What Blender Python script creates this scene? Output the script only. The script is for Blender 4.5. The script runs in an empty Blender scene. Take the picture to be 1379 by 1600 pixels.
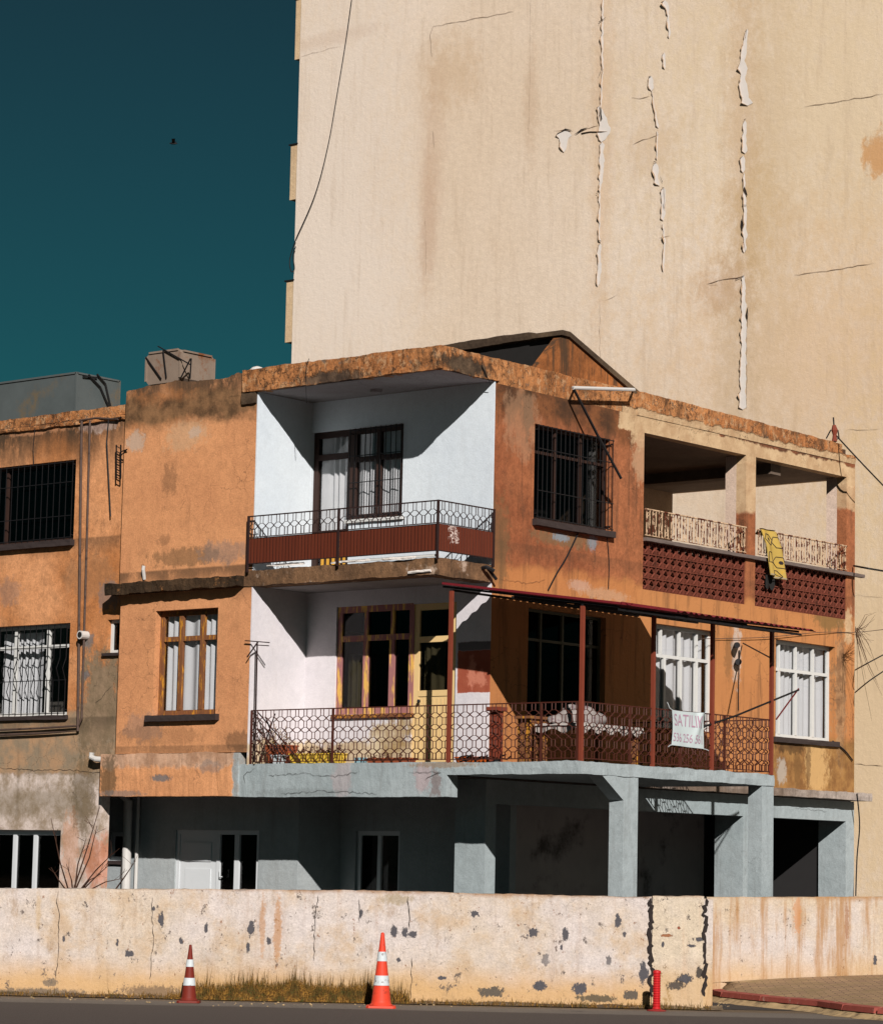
import bpy, bmesh, math, random
from mathutils import Vector, noise as mn
random.seed(7)
SC=bpy.context.scene
COL=SC.collection
# ------------------------------------------------------------------ camera
# world axes follow the corner house: X runs along its front, Y along its side
FPX,PIT,ROL,YAW=4540.25,.1243,.0208,.6984      # focal length in photo pixels, pitch, roll, heading
CAM=Vector((27.36,-32.52,1.6))
cd=bpy.data.cameras.new('Camera'); cam=bpy.data.objects.new('Camera',cd); COL.objects.link(cam)
cd.sensor_fit='VERTICAL'; cd.sensor_height=36; cd.lens=FPX*36/1600; cd.clip_end=2000; cd.clip_start=.5
def ray(px,py):
    X=(px-689.5)/FPX; U=(800-py)/FPX
    c,s=math.cos(ROL),math.sin(ROL); x=X*c-U*s; up=X*s+U*c
    C,S=math.cos(PIT),math.sin(PIT); y=C-up*S; z=S+up*C
    a=math.cos(YAW); b=math.sin(YAW)
    return Vector((x*a-y*b, x*b+y*a, z))
fw=ray(689.5,800); rt=(ray(789.5,800)-fw).normalized(); up=(ray(689.5,700)-fw).normalized()
from mathutils import Matrix
cam.matrix_world=Matrix(((rt.x,up.x,-fw.x,CAM.x),(rt.y,up.y,-fw.y,CAM.y),(rt.z,up.z,-fw.z,CAM.z),(0,0,0,1)))
SC.camera=cam
SC.render.engine='CYCLES'; SC.cycles.diffuse_bounces=1
SC.render.resolution_x=882; SC.render.resolution_y=1024
# ------------------------------------------------------------------ sky and sun
SUN=Vector((1.45,-1.26,1.0)).normalized()       # towards the sun
el=math.asin(SUN.z)
w=bpy.data.worlds.new('World'); SC.world=w; w.use_nodes=True
nt=w.node_tree; bg=nt.nodes['Background']
sky=nt.nodes.new('ShaderNodeTexSky'); sky.sky_type='NISHITA'; sky.sun_disc=False
sky.sun_elevation=el; sky.sun_rotation=math.atan2(SUN.x,SUN.y); sky.air_density=1.0; sky.dust_density=.2; sky.ozone_density=2.0
tm=nt.nodes.new('ShaderNodeMix'); tm.data_type='RGBA'; tm.blend_type='MULTIPLY'; tm.inputs[0].default_value=1
tm.inputs[7].default_value=(.05,.125,.113,1)
tc=nt.nodes.new('ShaderNodeTexCoord'); sx=nt.nodes.new('ShaderNodeSeparateXYZ'); nt.links.new(tc.outputs['Generated'],sx.inputs[0])
rp=nt.nodes.new('ShaderNodeValToRGB'); nt.links.new(sx.outputs[2],rp.inputs[0]); rp.color_ramp.elements[0].position=.13; rp.color_ramp.elements[0].color=(.034,.20,.175,1)
rp.color_ramp.elements[1].position=.31; rp.color_ramp.elements[1].color=(.062,.135,.118,1); e4_=rp.color_ramp.elements.new(.06); e4_.color=(.02,.045,.042,1); e3=rp.color_ramp.elements.new(.52); e3.color=(.05,.062,.052,1); nt.links.new(rp.outputs[0],tm.inputs[7])
nt.links.new(sky.outputs[0],tm.inputs[6]); nt.links.new(tm.outputs[2],bg.inputs[0]); bg.inputs[1].default_value=.075
sl=bpy.data.lights.new('Sun','SUN'); so=bpy.data.objects.new('Sun',sl); COL.objects.link(so)
sl.energy=5.0; sl.angle=math.radians(.5); sl.color=(1,.965,.92)
so.rotation_euler=SUN.to_track_quat('Z','Y').to_euler()
SC.view_settings.view_transform='Standard'; SC.view_settings.look='None'; SC.view_settings.exposure=0; SC.view_settings.gamma=1
# ------------------------------------------------------------------ frames (u along, n outwards, z up)
class Fr:
    def __init__(s,o,u,n): s.o=Vector(o); s.u=Vector(u); s.n=Vector(n)
    def __call__(s,u,n,z): return s.o+s.u*u+s.n*n+Vector((0,0,z))
    def px(s,x,y,n=0):                            # photo pixel -> (u,z) on this wall's plane
        d=ray(x,y); o=s.o+s.n*n; t=(o-CAM).dot(s.n)/d.dot(s.n); p=CAM+d*t-s.o
        return p.dot(s.u),p.z
def FY(y): return Fr((0,y,0),(1,0,0),(0,-1,0))    # a wall facing the street front
def FX(x): return Fr((x,0,0),(0,1,0),(1,0,0))     # a wall facing the side
FW=Fr((3.35,-4.83,0),(math.cos(YAW),math.sin(YAW),0),(math.sin(YAW),-math.cos(YAW),0))  # roadside wall
FW2=Fr(FW.o-FW.n*3.3,FW.u,FW.n)                   # its right section stands further back
def gz(px,py,z=0):
    d=ray(px,py); t=(z-CAM.z)/d.z; return CAM+d*t
# ------------------------------------------------------------------ mesh builder
class MB:
    def __init__(s): s.v=[]; s.f=[]
    def add(s,vs,fs):
        b=len(s.v); s.v+= [Vector(p) for p in vs]; s.f+=[tuple(b+i for i in f) for f in fs]; return s
    def box(s,F,u0,u1,n0,n1,z0,z1):
        P=[F(u,n,z) for z in (z0,z1) for n in (n0,n1) for u in (u0,u1)]
        return s.add(P,[(0,1,3,2),(4,6,7,5),(0,4,5,1),(2,3,7,6),(0,2,6,4),(1,5,7,3)])
    def bx(s,x0,x1,y0,y1,z0,z1): return s.box(Fr((0,0,0),(1,0,0),(0,1,0)),x0,x1,y0,y1,z0,z1)
    def prism(s,F,pts,n0,n1):                      # polygon (u,z) extruded along n
        k=len(pts); P=[F(u,n0,z) for u,z in pts]+[F(u,n1,z) for u,z in pts]
        return s.add(P,[tuple(range(k)),tuple(range(2*k-1,k-1,-1))]+[(i,(i+1)%k,k+(i+1)%k,k+i) for i in range(k)])
    def tube(s,pts,r,k=6,cap=True):
        pts=[Vector(p) for p in pts]; n=len(pts); rings=[]
        R=r if isinstance(r,(list,tuple)) else [r]*n
        a=None
        for i,p in enumerate(pts):
            t=(pts[min(i+1,n-1)]-pts[max(i-1,0)])
            if t.length<1e-9: t=Vector((0,0,1))
            t.normalize()
            if a is None: a=t.orthogonal().normalized()
            a=(a-t*a.dot(t)); a=a.normalized() if a.length>1e-6 else t.orthogonal().normalized()
            b=t.cross(a)
            rings.append([p+(a*math.cos(2*math.pi*j/k)+b*math.sin(2*math.pi*j/k))*R[i] for j in range(k)])
        V=[q for rg in rings for q in rg]; Fs=[]
        for i in range(n-1):
            for j in range(k): Fs.append((i*k+j,i*k+(j+1)%k,(i+1)*k+(j+1)%k,(i+1)*k+j))
        if cap: Fs+=[tuple(range(k-1,-1,-1)),tuple((n-1)*k+j for j in range(k))]
        return s.add(V,Fs)
    def bar(s,p,q,a,b=None):                       # square bar between two points
        return s.tube([p,q],a*.7071,4)
    def grid(s,fn,nu,nv):
        V=[fn(i/nu,j/nv) for j in range(nv+1) for i in range(nu+1)]
        return s.add(V,[(j*(nu+1)+i,j*(nu+1)+i+1,(j+1)*(nu+1)+i+1,(j+1)*(nu+1)+i) for j in range(nv) for i in range(nu)])
    def lathe(s,c,prof,k=24):
        c=Vector(c); n=len(prof); V=[c+Vector((r*math.cos(2*math.pi*j/k),r*math.sin(2*math.pi*j/k),z)) for r,z in prof for j in range(k)]
        Fs=[(i*k+j,i*k+(j+1)%k,(i+1)*k+(j+1)%k,(i+1)*k+j) for i in range(n-1) for j in range(k)]
        Fs+=[tuple(range(k-1,-1,-1)),tuple((n-1)*k+j for j in range(k))]
        return s.add(V,Fs)
    def wall(s,F,u0,u1,z0,z1,n0,n1,holes=(),step=0):
        us={u0,u1}; zs={z0,z1}
        for a,b,c,d in holes: us|={max(u0,min(u1,a)),max(u0,min(u1,b))}; zs|={max(z0,min(z1,c)),max(z0,min(z1,d))}
        us=sorted(us); zs=sorted(zs)
        def solid(i,j):
            if i<0 or j<0 or i>=len(us)-1 or j>=len(zs)-1: return False
            u=(us[i]+us[i+1])/2; z=(zs[j]+zs[j+1])/2
            return not any(a<u<b and c<z<d for a,b,c,d in holes)
        idx={}
        def v(i,j,n):
            k=(i,j,n)
            if k not in idx: idx[k]=len(s.v); s.v.append(F(us[i],n,zs[j]))
            return idx[k]
        for i in range(len(us)-1):
            for j in range(len(zs)-1):
                if not solid(i,j): continue
                for n in (n0,n1): s.f.append((v(i,j,n),v(i+1,j,n),v(i+1,j+1,n),v(i,j+1,n)))
                for di,dj,a,b in ((-1,0,(i,j),(i,j+1)),(1,0,(i+1,j),(i+1,j+1)),(0,-1,(i,j),(i+1,j)),(0,1,(i,j+1),(i+1,j+1))):
                    if not solid(i+di,j+dj): s.f.append((v(*a,n0),v(*b,n0),v(*b,n1),v(*a,n1)))
        return s
    def rough(s,F,u0,u1,n0,n1,z0,z1,top=.02,bot=0.,face=0.,step=.07,seed=0,freq=3.):
        # long block with broken edges; z0/z1 may be functions of u
        f0=z0 if callable(z0) else (lambda u:z0); f1=z1 if callable(z1) else (lambda u:z1)
        N=max(2,int((u1-u0)/step)); sec=[]
        def j(u,k,a):
            return a*(mn.noise(Vector((u*freq,k*7.3+seed,1.7)))*1.3+.7*mn.noise(Vector((u*freq*4,k*3.1+seed,5.2))))
        for i in range(N+1):
            u=u0+(u1-u0)*i/N; a,b=f0(u),f1(u); m=(a+b)/2
            sec.append([F(u,n0,a),F(u,n0,b+j(u,9,top)),F(u,(n0+n1)/2,b+j(u,1,top)),F(u,n1+j(u,2,face)-top*.3,b+j(u,3,top)),F(u,n1+j(u,4,face),m),F(u,n1+j(u,5,face)-bot*.2,a+j(u,6,bot)),F(u,(n0+n1)/2,a+j(u,7,bot*.5))])
        k=7; V=[p for sc in sec for p in sc]
        Fs=[(i*k+q,i*k+(q+1)%k,(i+1)*k+(q+1)%k,(i+1)*k+q) for i in range(N) for q in range(k)]+[tuple(range(k)),tuple(N*k+q for q in range(k))]
        return s.add(V,Fs)
    def crack(s,F,pts,w=.012,n=.004,jit=.03,seg=.06,seed=0):
        r=random.Random(seed+len(s.v)); P=[]
        for (a,b) in zip(pts,pts[1:]):
            L=math.hypot(b[0]-a[0],b[1]-a[1]); k=max(1,int(L/seg))
            for i in range(k): P.append((a[0]+(b[0]-a[0])*i/k+r.uniform(-jit,jit),a[1]+(b[1]-a[1])*i/k+r.uniform(-jit,jit)))
        P.append(pts[-1]); V=[];Fs=[]
        for i,(u,z) in enumerate(P):
            a=P[max(i-1,0)];b=P[min(i+1,len(P)-1)]; d=Vector((b[0]-a[0],b[1]-a[1])); d=d.normalized() if d.length>0 else Vector((1,0))
            e=w*r.uniform(.4,1.1)*(.25 if i in (0,len(P)-1) else 1)/2; V+=[F(u-d.y*e,n,z+d.x*e),F(u+d.y*e,n,z-d.x*e)]
        for i in range(len(P)-1): Fs.append((2*i,2*i+1,2*i+3,2*i+2))
        return s.add(V,Fs)
    def build(s,name,mat,parent=None,smooth=False,label=None,fix=True):
        me=bpy.data.meshes.new(name); off=wloc(parent) if parent else Vector((0,0,0))
        me.from_pydata([v-off for v in s.v],[],s.f)
        if fix:
            b=bmesh.new(); b.from_mesh(me); bmesh.ops.recalc_face_normals(b,faces=b.faces[:]); b.to_mesh(me); b.free()
        if smooth:
            for p in me.polygons: p.use_smooth=True
        me.materials.append(mat); o=bpy.data.objects.new(name,me); COL.objects.link(o)
        if parent: o.parent=parent
        if label: o['label']=label
        return o
def wloc(o):
    v=Vector((0,0,0))
    while o: v=v+o.location; o=o.parent
    return v
def thing(name,label,cat,loc,group=None):
    o=bpy.data.objects.new(name,None); o.empty_display_size=.2; COL.objects.link(o); o.location=loc
    o['label']=label; o['category']=cat
    if group: o['group']=group
    return o
def tag(o,label,cat,group=None):
    o['label']=label; o['category']=cat
    if group: o['group']=group
    return o
def struct(o,kind='structure'): o['kind']=kind; return o
# ------------------------------------------------------------------ materials
def lin(c): return tuple(((x/255)/12.92 if x/255<=.04045 else ((x/255+.055)/1.055)**2.4) for x in c)
def A(r,g,b,k=.83): c=lin((r,g,b)); k=k*1.2; return (min(.9,c[0]/k),min(.9,c[1]/k),min(.9,c[2]/k),1)
class G:
    def __init__(s,name,rough=.9,spec=.2):
        s.m=bpy.data.materials.new(name); s.m.use_nodes=True; s.t=s.m.node_tree; s.b=s.t.nodes['Principled BSDF']
        s.b.inputs['Roughness'].default_value=rough; s.b.inputs['Specular IOR Level'].default_value=spec
        s.pos=s.t.nodes.new('ShaderNodeNewGeometry').outputs['Position']; s._sep=None; s._w={}
    def n(s,ty,**k):
        x=s.t.nodes.new(ty)
        for a,b in k.items(): setattr(x,a,b)
        return x
    def put(s,sock,v):
        if isinstance(v,bpy.types.NodeSocket): s.t.links.new(v,sock)
        else: sock.default_value=v
    def math(s,op,a,b=0.,clamp=False):
        x=s.n('ShaderNodeMath',operation=op,use_clamp=clamp); s.put(x.inputs[0],a); s.put(x.inputs[1],b); return x.outputs[0]
    def vm(s,op,a,b=(0,0,0)):
        x=s.n('ShaderNodeVectorMath',operation=op); s.put(x.inputs[0],a); s.put(x.inputs[1],b)
        return x.outputs['Value'] if op in('LENGTH','DOT_PRODUCT') else x.outputs[0]
    def axis(s,k,v=None):
        x=s.n('ShaderNodeSeparateXYZ'); s.put(x.inputs[0],v if v is not None else s.pos); return x.outputs[k]
    def noise(s,sc=1.,det=5.,ro=.6,st=(1,1,1),off=0.,vec=None,col=False):
        v=vec if vec is not None else s.pos
        if st!=(1,1,1) or off: 
            v=s.vm('MULTIPLY',v,st); v=s.vm('ADD',v,(off,off*1.7,off*.6)) if off else v
        x=s.n('ShaderNodeTexNoise'); s.put(x.inputs['Vector'],v); x.inputs['Scale'].default_value=sc; x.inputs['Detail'].default_value=det; x.inputs['Roughness'].default_value=ro
        return x.outputs['Color' if col else 'Fac']
    def rng(s,v,a,b,c=0.,d=1.):
        x=s.n('ShaderNodeMapRange',interpolation_type='SMOOTHSTEP'); s.put(x.inputs[0],v)
        for i,q in enumerate((a,b,c,d)): s.put(x.inputs[1+i],q)
        return x.outputs[0]
    def mix(s,f,a,b,mode='MIX'):
        x=s.n('ShaderNodeMix',data_type='RGBA',blend_type=mode); s.put(x.inputs[0],f); s.put(x.inputs[6],a); s.put(x.inputs[7],b); return x.outputs[2]
    def warp(s,amp,sc=4.,det=4.):
        k=(amp,sc)
        if k not in s._w:
            c=s.noise(sc,det,.65,col=True); s._w[k]=s.vm('ADD',s.pos,s.vm('MULTIPLY',s.vm('SUBTRACT',c,(.5,.5,.5)),(amp,amp,amp)))
        return s._w[k]
    def blob(s,c,r,amp=.25,soft=.15,sc=4.):
        r=tuple(x*1.12 for x in r); mr=min(r); q=4. if mr>.3 else (9. if mr>.09 else 24.)
        if not hasattr(s,'_nz'): s._nz={}
        if q not in s._nz: s._nz[q]=s.noise(q,8,.75,(1,1,.7),off=q)
        d=s.vm('LENGTH',s.vm('DIVIDE',s.vm('SUBTRACT',s.warp(min(amp,.8*mr),sc),tuple(c)),r))
        d=s.math('ADD',d,s.math('MULTIPLY',s.math('SUBTRACT',s._nz[q],.5),3.0))
        return s.rng(d,.95+soft,.95-soft)
    def rect(s,ax,u0,u1,z0,z1,amp=.2,e=.03,sc=4.):
        w=s.warp(amp,sc); u=s.axis(ax,w); z=s.axis(2,w)
        m=s.math('MULTIPLY',s.rng(u,u0-e,u0+e),s.rng(u,u1+e,u1-e)); q=s.math('MULTIPLY',s.rng(z,z0-e,z0+e),s.rng(z,z1+e,z1-e))
        return s.math('MULTIPLY',m,q)
    def mul(s,a,b): return s.math('MULTIPLY',a,b)
    def bump(s,h,st=.3,dist=.02):
        x=s.n('ShaderNodeBump'); x.inputs['Strength'].default_value=st; x.inputs['Distance'].default_value=dist; s.put(x.inputs['Height'],h)
        s.t.links.new(x.outputs[0],s.b.inputs['Normal']); return x
    def out(s,col): s.put(s.b.inputs['Base Color'],col); return s.m
def stucco(name,c1,c2,sth=(.52,.78),grime=(.05,.035,.022,1),streak=.35,bands=(),regs=(),mott=.28,crk=.0,big=.5,bump=.35,spots=.35,flake=0,medium=.0,grain=.16,rough=.92,pre=()):
    g=G(name,rough)
    c=g.mix(g.rng(g.noise(big,6,.6),.35,.65),c1,c2)
    c=g.mix(1.,c,g.mix(g.rng(g.noise(7,8,.75),.25,.75),(1-mott,)*3+(1,),(1+mott*.6,)*3+(1,)),'MULTIPLY')
    gr_=g.noise(38,4,.8,off=1.3); c=g.mix(1.,c,g.mix(g.rng(gr_,.3,.7),(1-grain,)*3+(1,),(1+grain*.8,)*3+(1,)),'MULTIPLY')
    rel=[]
    if medium: c=g.mix(g.mul(g.rng(g.noise(2.1,9,.72,(1,1,.75),off=11.),.5,.72),medium),c,grime)
    hs=g.noise(60,3,.6)
    if flake:
        ve=g.n('ShaderNodeTexVoronoi',feature='DISTANCE_TO_EDGE'); g.put(ve.inputs['Vector'],g.warp(.3,6.)); ve.inputs['Scale'].default_value=flake
        c=g.mix(g.mul(g.rng(g.noise(6,9,.78,(1,1,.7),off=21.),.53,.57),.8),c,A(206,160,118,.95)); c=g.mix(g.mul(g.rng(g.noise(8,9,.8,(1,1,.6),off=27.),.53,.6),.85),c,A(92,62,40,.95)); c=g.mix(g.mul(g.rng(g.noise(5,9,.8,off=31.),.58,.6),.8),c,A(120,108,96,.95))
        c=g.mix(g.mul(g.mul(g.rng(ve.outputs[0],.05,.01),g.rng(g.noise(2.5,6,.7,off=7.),.45,.56)),.9),c,(.02,.014,.01,1))
    def apply(c,R):
        for r in R:
            if r[0]=='rect': r=(r[0],r[1],None)+tuple(r[2:])
            if r[0]=='blob': m=g.blob(r[1],r[2],*r[5:]); 
            elif r[0]=='rect': m=g.rect(*r[1],*r[5:])
            elif r[0]=='nz': m=g.rng(g.noise(*r[1]),*r[2])
            if r[0]!='nz': m=g.mul(m,r[4])
            else: m=g.mul(m,r[4])
            col=r[3]
            if r[0]!='nz' and r[4]>=.75: rel.append(m)
            if isinstance(col[0],(tuple,list)): col=g.mix(g.rng(g.noise(3,7,.7,off=3.3),.35,.65),col[0],col[1])
            c=g.mix(m,c,col)
        return c
    c=apply(c,pre)
    sn=g.noise(1.,6,.65,(6,6,.55),off=2.1)
    if streak: c=g.mix(g.mul(g.rng(sn,*sth),streak),c,grime)
    for z0,L,s_ in bands:                          # dirt washed down from an edge at height z0
        zz=g.math('ADD',g.axis(2),g.math('MULTIPLY',g.math('SUBTRACT',g.noise(1.,5,.6,(2.2,2.2,.5),off=z0),.5),L*1.6))
        m=g.mul(g.mul(g.rng(zz,z0-L,z0),g.rng(g.axis(2),z0+.06,z0+.02)),g.rng(g.noise(3.,8,.78,(1,1,.5),off=5+z0),.28,.5))
        c=g.mix(g.mul(m,s_),c,grime)
    c=apply(c,regs)
    if spots: c=g.mix(g.mul(g.rng(g.noise(22,5,.7,off=9.),.66,.72),spots),c,grime)
    h=g.math('ADD',g.math('MULTIPLY',hs,.5),g.math('MULTIPLY',g.noise(9,8,.7),1.5))
    for m in rel[:14]: h=g.math('SUBTRACT',h,g.math('MULTIPLY',m,.9))
    if crk:
        v=g.n('ShaderNodeTexVoronoi',feature='DISTANCE_TO_EDGE'); g.put(v.inputs['Vector'],g.warp(.35,2.5)); v.inputs['Scale'].default_value=2.6
        m=g.mul(g.rng(v.outputs[0],.012,.004),g.rng(g.noise(1.1,3,.5,off=4.),.5,.62)); c=g.mix(g.mul(m,crk),c,(.03,.02,.015,1))
    g.bump(h,bump,.022); return g.out(c)
def plain(name,c,rough=.8,var=.25,sc=8,dirt=None,dm=(.55,.75),spec=.25,metal=0,bump=.15,st=(1,1,1)):
    g=G(name,rough,spec); g.b.inputs['Metallic'].default_value=metal
    k=g.mix(1.,c,g.mix(g.noise(sc,6,.65,st),(1-var,)*3+(1,),(1+var*.6,)*3+(1,)),'MULTIPLY')
    if dirt: k=g.mix(g.rng(g.noise(sc*.6,7,.7,st,off=4.4),*dm),k,dirt)
    if bump: g.bump(g.noise(sc*4,4,.6,st),bump,.006)
    return g.out(k)
BROWN=(.045,.03,.018,1); MOSS=(.06,.05,.025,1); MORT=A(135,112,88); GREYM=A(118,112,110)
def yp(F,x,y): u,z=F.px(x,y); return F(u,0,z)
F0=FY(0); S0=FX(0); WY=FY(.15)
def B(F,x,y,rx,ry,col,s=1.,amp=.15,soft=.25,sc=5.):   # a stain by photo pixel on wall F, radii in pixels
    p=yp(F,x,y); k=101. if F is not TW else 68.
    return ('blob',p,(rx/k/.7,rx/k/.7,ry/k),col,s,amp,soft,sc)
TW=FY(16)
O1=A(222,156,108); O2=A(206,142,98)
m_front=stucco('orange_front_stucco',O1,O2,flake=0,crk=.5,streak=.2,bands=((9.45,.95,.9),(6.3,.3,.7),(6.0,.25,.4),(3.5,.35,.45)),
  regs=[B(F0,265,750,10,22,BROWN,.35),B(F0,290,870,55,14,MOSS,.5),B(F0,350,862,38,16,GREYM,.45),B(F0,256,845,10,9,BROWN,.3),
        B(F0,225,1135,28,22,GREYM,.35),B(F0,250,1150,60,14,BROWN,.25),B(F0,375,1160,18,18,BROWN,.5),B(F0,290,680,30,22,A(200,165,130),.5),B(F0,230,640,90,25,A(170,110,65),.5),
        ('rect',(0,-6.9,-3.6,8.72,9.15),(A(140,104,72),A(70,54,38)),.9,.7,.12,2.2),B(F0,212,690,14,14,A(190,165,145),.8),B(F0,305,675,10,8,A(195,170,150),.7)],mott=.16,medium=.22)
S1=A(180,112,74,.95); S2=A(156,92,60,.95)
SC_R=((0,0,0))
CREAM=(A(222,190,150,.95),A(196,160,122,.95)); CREAMD=(A(225,195,160,.95),A(120,95,70,.95))
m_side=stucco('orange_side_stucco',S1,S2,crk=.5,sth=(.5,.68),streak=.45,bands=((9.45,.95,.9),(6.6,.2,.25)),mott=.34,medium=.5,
  pre=[('rect',(1,1.0,12,5.0,6.25),A(205,140,88,.95),.8,.5,.12,2.),('rect',(1,4.2,12,3.0,6.3),A(205,138,85,.95),.9,.4,.1,2.),('rect',(1,1.0,5,3.0,6.3),A(200,132,80,.95),.9,.4,.1,2.)],
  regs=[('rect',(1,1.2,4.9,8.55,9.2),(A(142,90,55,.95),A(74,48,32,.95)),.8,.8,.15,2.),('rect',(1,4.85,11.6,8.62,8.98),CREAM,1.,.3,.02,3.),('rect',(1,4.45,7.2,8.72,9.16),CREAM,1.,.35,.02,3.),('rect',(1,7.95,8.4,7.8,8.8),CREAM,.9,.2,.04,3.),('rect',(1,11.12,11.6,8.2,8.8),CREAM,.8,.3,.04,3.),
        B(S0,1000,670,18,28,CREAM,1.),B(S0,1000,715,14,35,A(200,160,125,.95),.7),B(S0,880,842,50,12,A(130,105,75,.95),.7),B(S0,875,840,14,6,A(140,160,172,.95),.7,.08),B(S0,925,848,7,12,A(140,160,172,.95),.6,.08),
        B(S0,945,930,40,9,A(205,170,140,.95),.5,.3),B(S0,905,915,18,8,A(205,170,150,.95),.6),B(S0,780,850,16,60,A(120,95,65,.95),.6),B(S0,824,635,9,38,BROWN,.75,.1),B(S0,800,620,14,30,BROWN,.35),B(S0,885,625,22,35,BROWN,.5),B(S0,950,660,14,30,BROWN,.45),
        B(S0,815,660,25,50,A(205,160,125,.95),.35),('rect',(1,8.8,11.6,3.1,4.1),(A(170,130,75,.95),A(110,80,45,.95)),.75,.4,.1,2.),B(S0,1275,1190,24,60,A(222,178,120,.95),.85,.2),B(S0,1235,1165,30,14,(A(90,66,42,.95),A(60,44,30,.95)),.7),B(S0,1245,1200,8,30,A(120,85,50,.95),.6),B(S0,1262,1195,5,34,A(95,66,40,.95),.6),B(S0,1220,1205,9,20,A(190,175,160,.95),.9,.1),
        B(S0,1312,1080,12,110,(A(190,150,110,.95),A(90,75,60,.95)),.7,.2),B(S0,1295,960,35,28,A(120,100,60,.95),.7,.3),B(S0,1150,1020,9,45,A(215,195,180,.95),.8,.08),B(S0,1138,1020,8,40,MOSS,.35),B(S0,1325,980,8,30,CREAM,.9,.1)])
m_wing=stucco('weathered_wing_stucco',O1,A(190,122,72),crk=.4,streak=.25,bands=((9.0,.95,.95),(6.95,.3,.5),(4.0,.3,.5)),mott=.26,medium=.4,
  pre=[('rect',(0,-14,-6.3,-.5,4.15),(A(180,142,108),A(146,128,106)),1.,.4,.06,2.),B(WY,160,1100,34,90,(A(150,125,100),A(128,108,84)),1.,.25),
       ('rect',(0,-14,-6.3,-.5,3.12),(A(222,204,194),A(160,140,120)),1.,.3,.04,3.),('rect',(0,-14,-7.6,2.45,2.85),A(120,104,78),.55,.4,.15,2.)],
  regs=[B(WY,155,662,28,14,(A(190,165,150),A(130,105,95)),.9),B(WY,145,900,40,30,MORT,.3),B(WY,15,925,18,22,GREYM,.35),B(WY,152,1350,20,40,A(205,120,80),.6),B(WY,110,1330,14,60,A(210,150,115),.5),
        B(WY,130,1240,18,60,A(100,85,60),.6),B(WY,137,1000,10,14,GREYM,.8,.08),B(WY,134,1055,6,6,GREYM,.9,.08),B(WY,60,670,60,9,A(210,150,110),.5,.3),B(WY,170,930,16,22,GREYM,.6),B(WY,15,1330,30,12,A(220,120,70),.4)])
WHT=A(222,228,233); 
m_white=stucco('white_loggia_plaster',WHT,A(212,219,226),grime=A(150,140,130),streak=.12,mott=.06,bump=.2,spots=.15,grain=.05)
m_white_low=stucco('peeling_white_plaster',A(226,218,220),A(212,206,210),grime=A(165,150,130),streak=.1,mott=.07,bump=.2,spots=.1,grain=.05,
  regs=[('rect',(0,-3.8,-.7,3.2,3.62),(A(170,140,95),A(215,190,150)),.85,.5,.05,3.),B(FY(1.26),610,1150,28,26,(A(165,135,90),A(215,195,160)),.9,.3),B(FY(1.26),640,1125,16,16,(A(165,135,90),A(215,195,160)),.8,.3),
        ('rect',(0,-.62,.1,4.33,4.97),(A(158,80,58),A(168,92,68)),1.,.05,.01,9.),('rect',(0,-.62,.1,4.97,5.1),(.03,.02,.02,1),.8,.05,.01,9.),B(FY(1.26),737,1050,5,22,A(205,130,105),.8,.1),B(FY(1.26),750,1060,8,10,A(205,130,105),.8,.1)])
GP=A(168,176,178); 
m_grey=stucco('grey_blue_paint',GP,A(156,166,168),grime=A(95,88,82),streak=.35,crk=.2,mott=.14,spots=.45,medium=.12,grain=.06,
  regs=[B(F0,680,1225,6,22,A(120,90,85),.6,.1),B(F0,660,1215,10,20,A(185,150,150),.5,.1),B(F0,535,1215,12,30,A(180,160,160),.5),B(F0,690,1195,40,4,A(150,125,100),.7,.1),B(F0,470,1238,60,6,A(120,125,125),.4)])
m_beam=stucco('orange_edge_beam',O1,O2,grime=A(100,85,70),streak=.25,crk=.4,mott=.15,
  regs=[('rect',(0,-7.2,-3.9,3.2,3.5),(A(150,120,100),A(205,170,145)),.75,.35,.04,4.),B(F0,172,1215,12,36,MOSS,.7),B(F0,255,1216,14,5,GREYM,.9,.1),B(F0,190,1240,34,5,GREYM,.6),B(F0,330,1198,16,9,GREYM,.5),('rect',(0,-4.02,-3.5,2.6,3.5),(GP,A(150,140,130)),1.,.2,.02,4.)])
m_soffit=stucco('soffit_plaster',A(165,160,160),A(150,142,142),grime=A(90,80,75),streak=0,mott=.1,crk=.5)
m_conc=stucco('stained_concrete',A(150,112,80),A(92,68,50),medium=.7,grime=(.04,.03,.02,1),streak=.7,mott=.4,spots=.5,bump=.8,regs=[('nz',(3.,7,.7),(.55,.68),A(205,180,160),.75)])
m_parap=stucco('flaking_parapet_stucco',A(214,146,92,.9),A(184,118,70,.9),flake=6.,grime=(.05,.035,.022,1),streak=.5,mott=.4,crk=.6,spots=.6,bump=.9,medium=.5,
  regs=[('nz',(1.5,8,.75,(1,1,.6),6.),(.51,.64),(A(92,64,42),A(60,44,32)),.8),B(F0,520,592,42,9,(A(120,95,75),A(70,55,45)),1.,.15),B(S0,725,572,36,12,(A(110,88,68),A(60,48,38)),1.,.15),('rect',(1,4.5,11.6,8.5,9.13),CREAM,.95,.22,.02,3.)])
m_gable=stucco('sooty_orange_stucco',A(205,125,68,.95),A(150,92,52,.95),sth=(.46,.6),streak=.85,mott=.4,spots=.5,crk=.4)
m_roofc=stucco('mossy_roof_concrete',A(104,84,64),A(72,58,46),streak=.3,mott=.4)
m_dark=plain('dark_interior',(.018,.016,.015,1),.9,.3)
m_garage=plain('shade_dark_garage_plaster',A(44,42,42),.9,.2,3)  # near-black colour stands in for deep shade and hides sun patches
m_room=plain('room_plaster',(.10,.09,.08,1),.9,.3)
m_rail=plain('rusty_railing_paint',A(84,42,32,.95),.6,.35,30,A(70,40,30),(.5,.7))
m_rail_d=plain('dark_railing_paint',A(52,34,32,.9),.6,.3,30)
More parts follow.
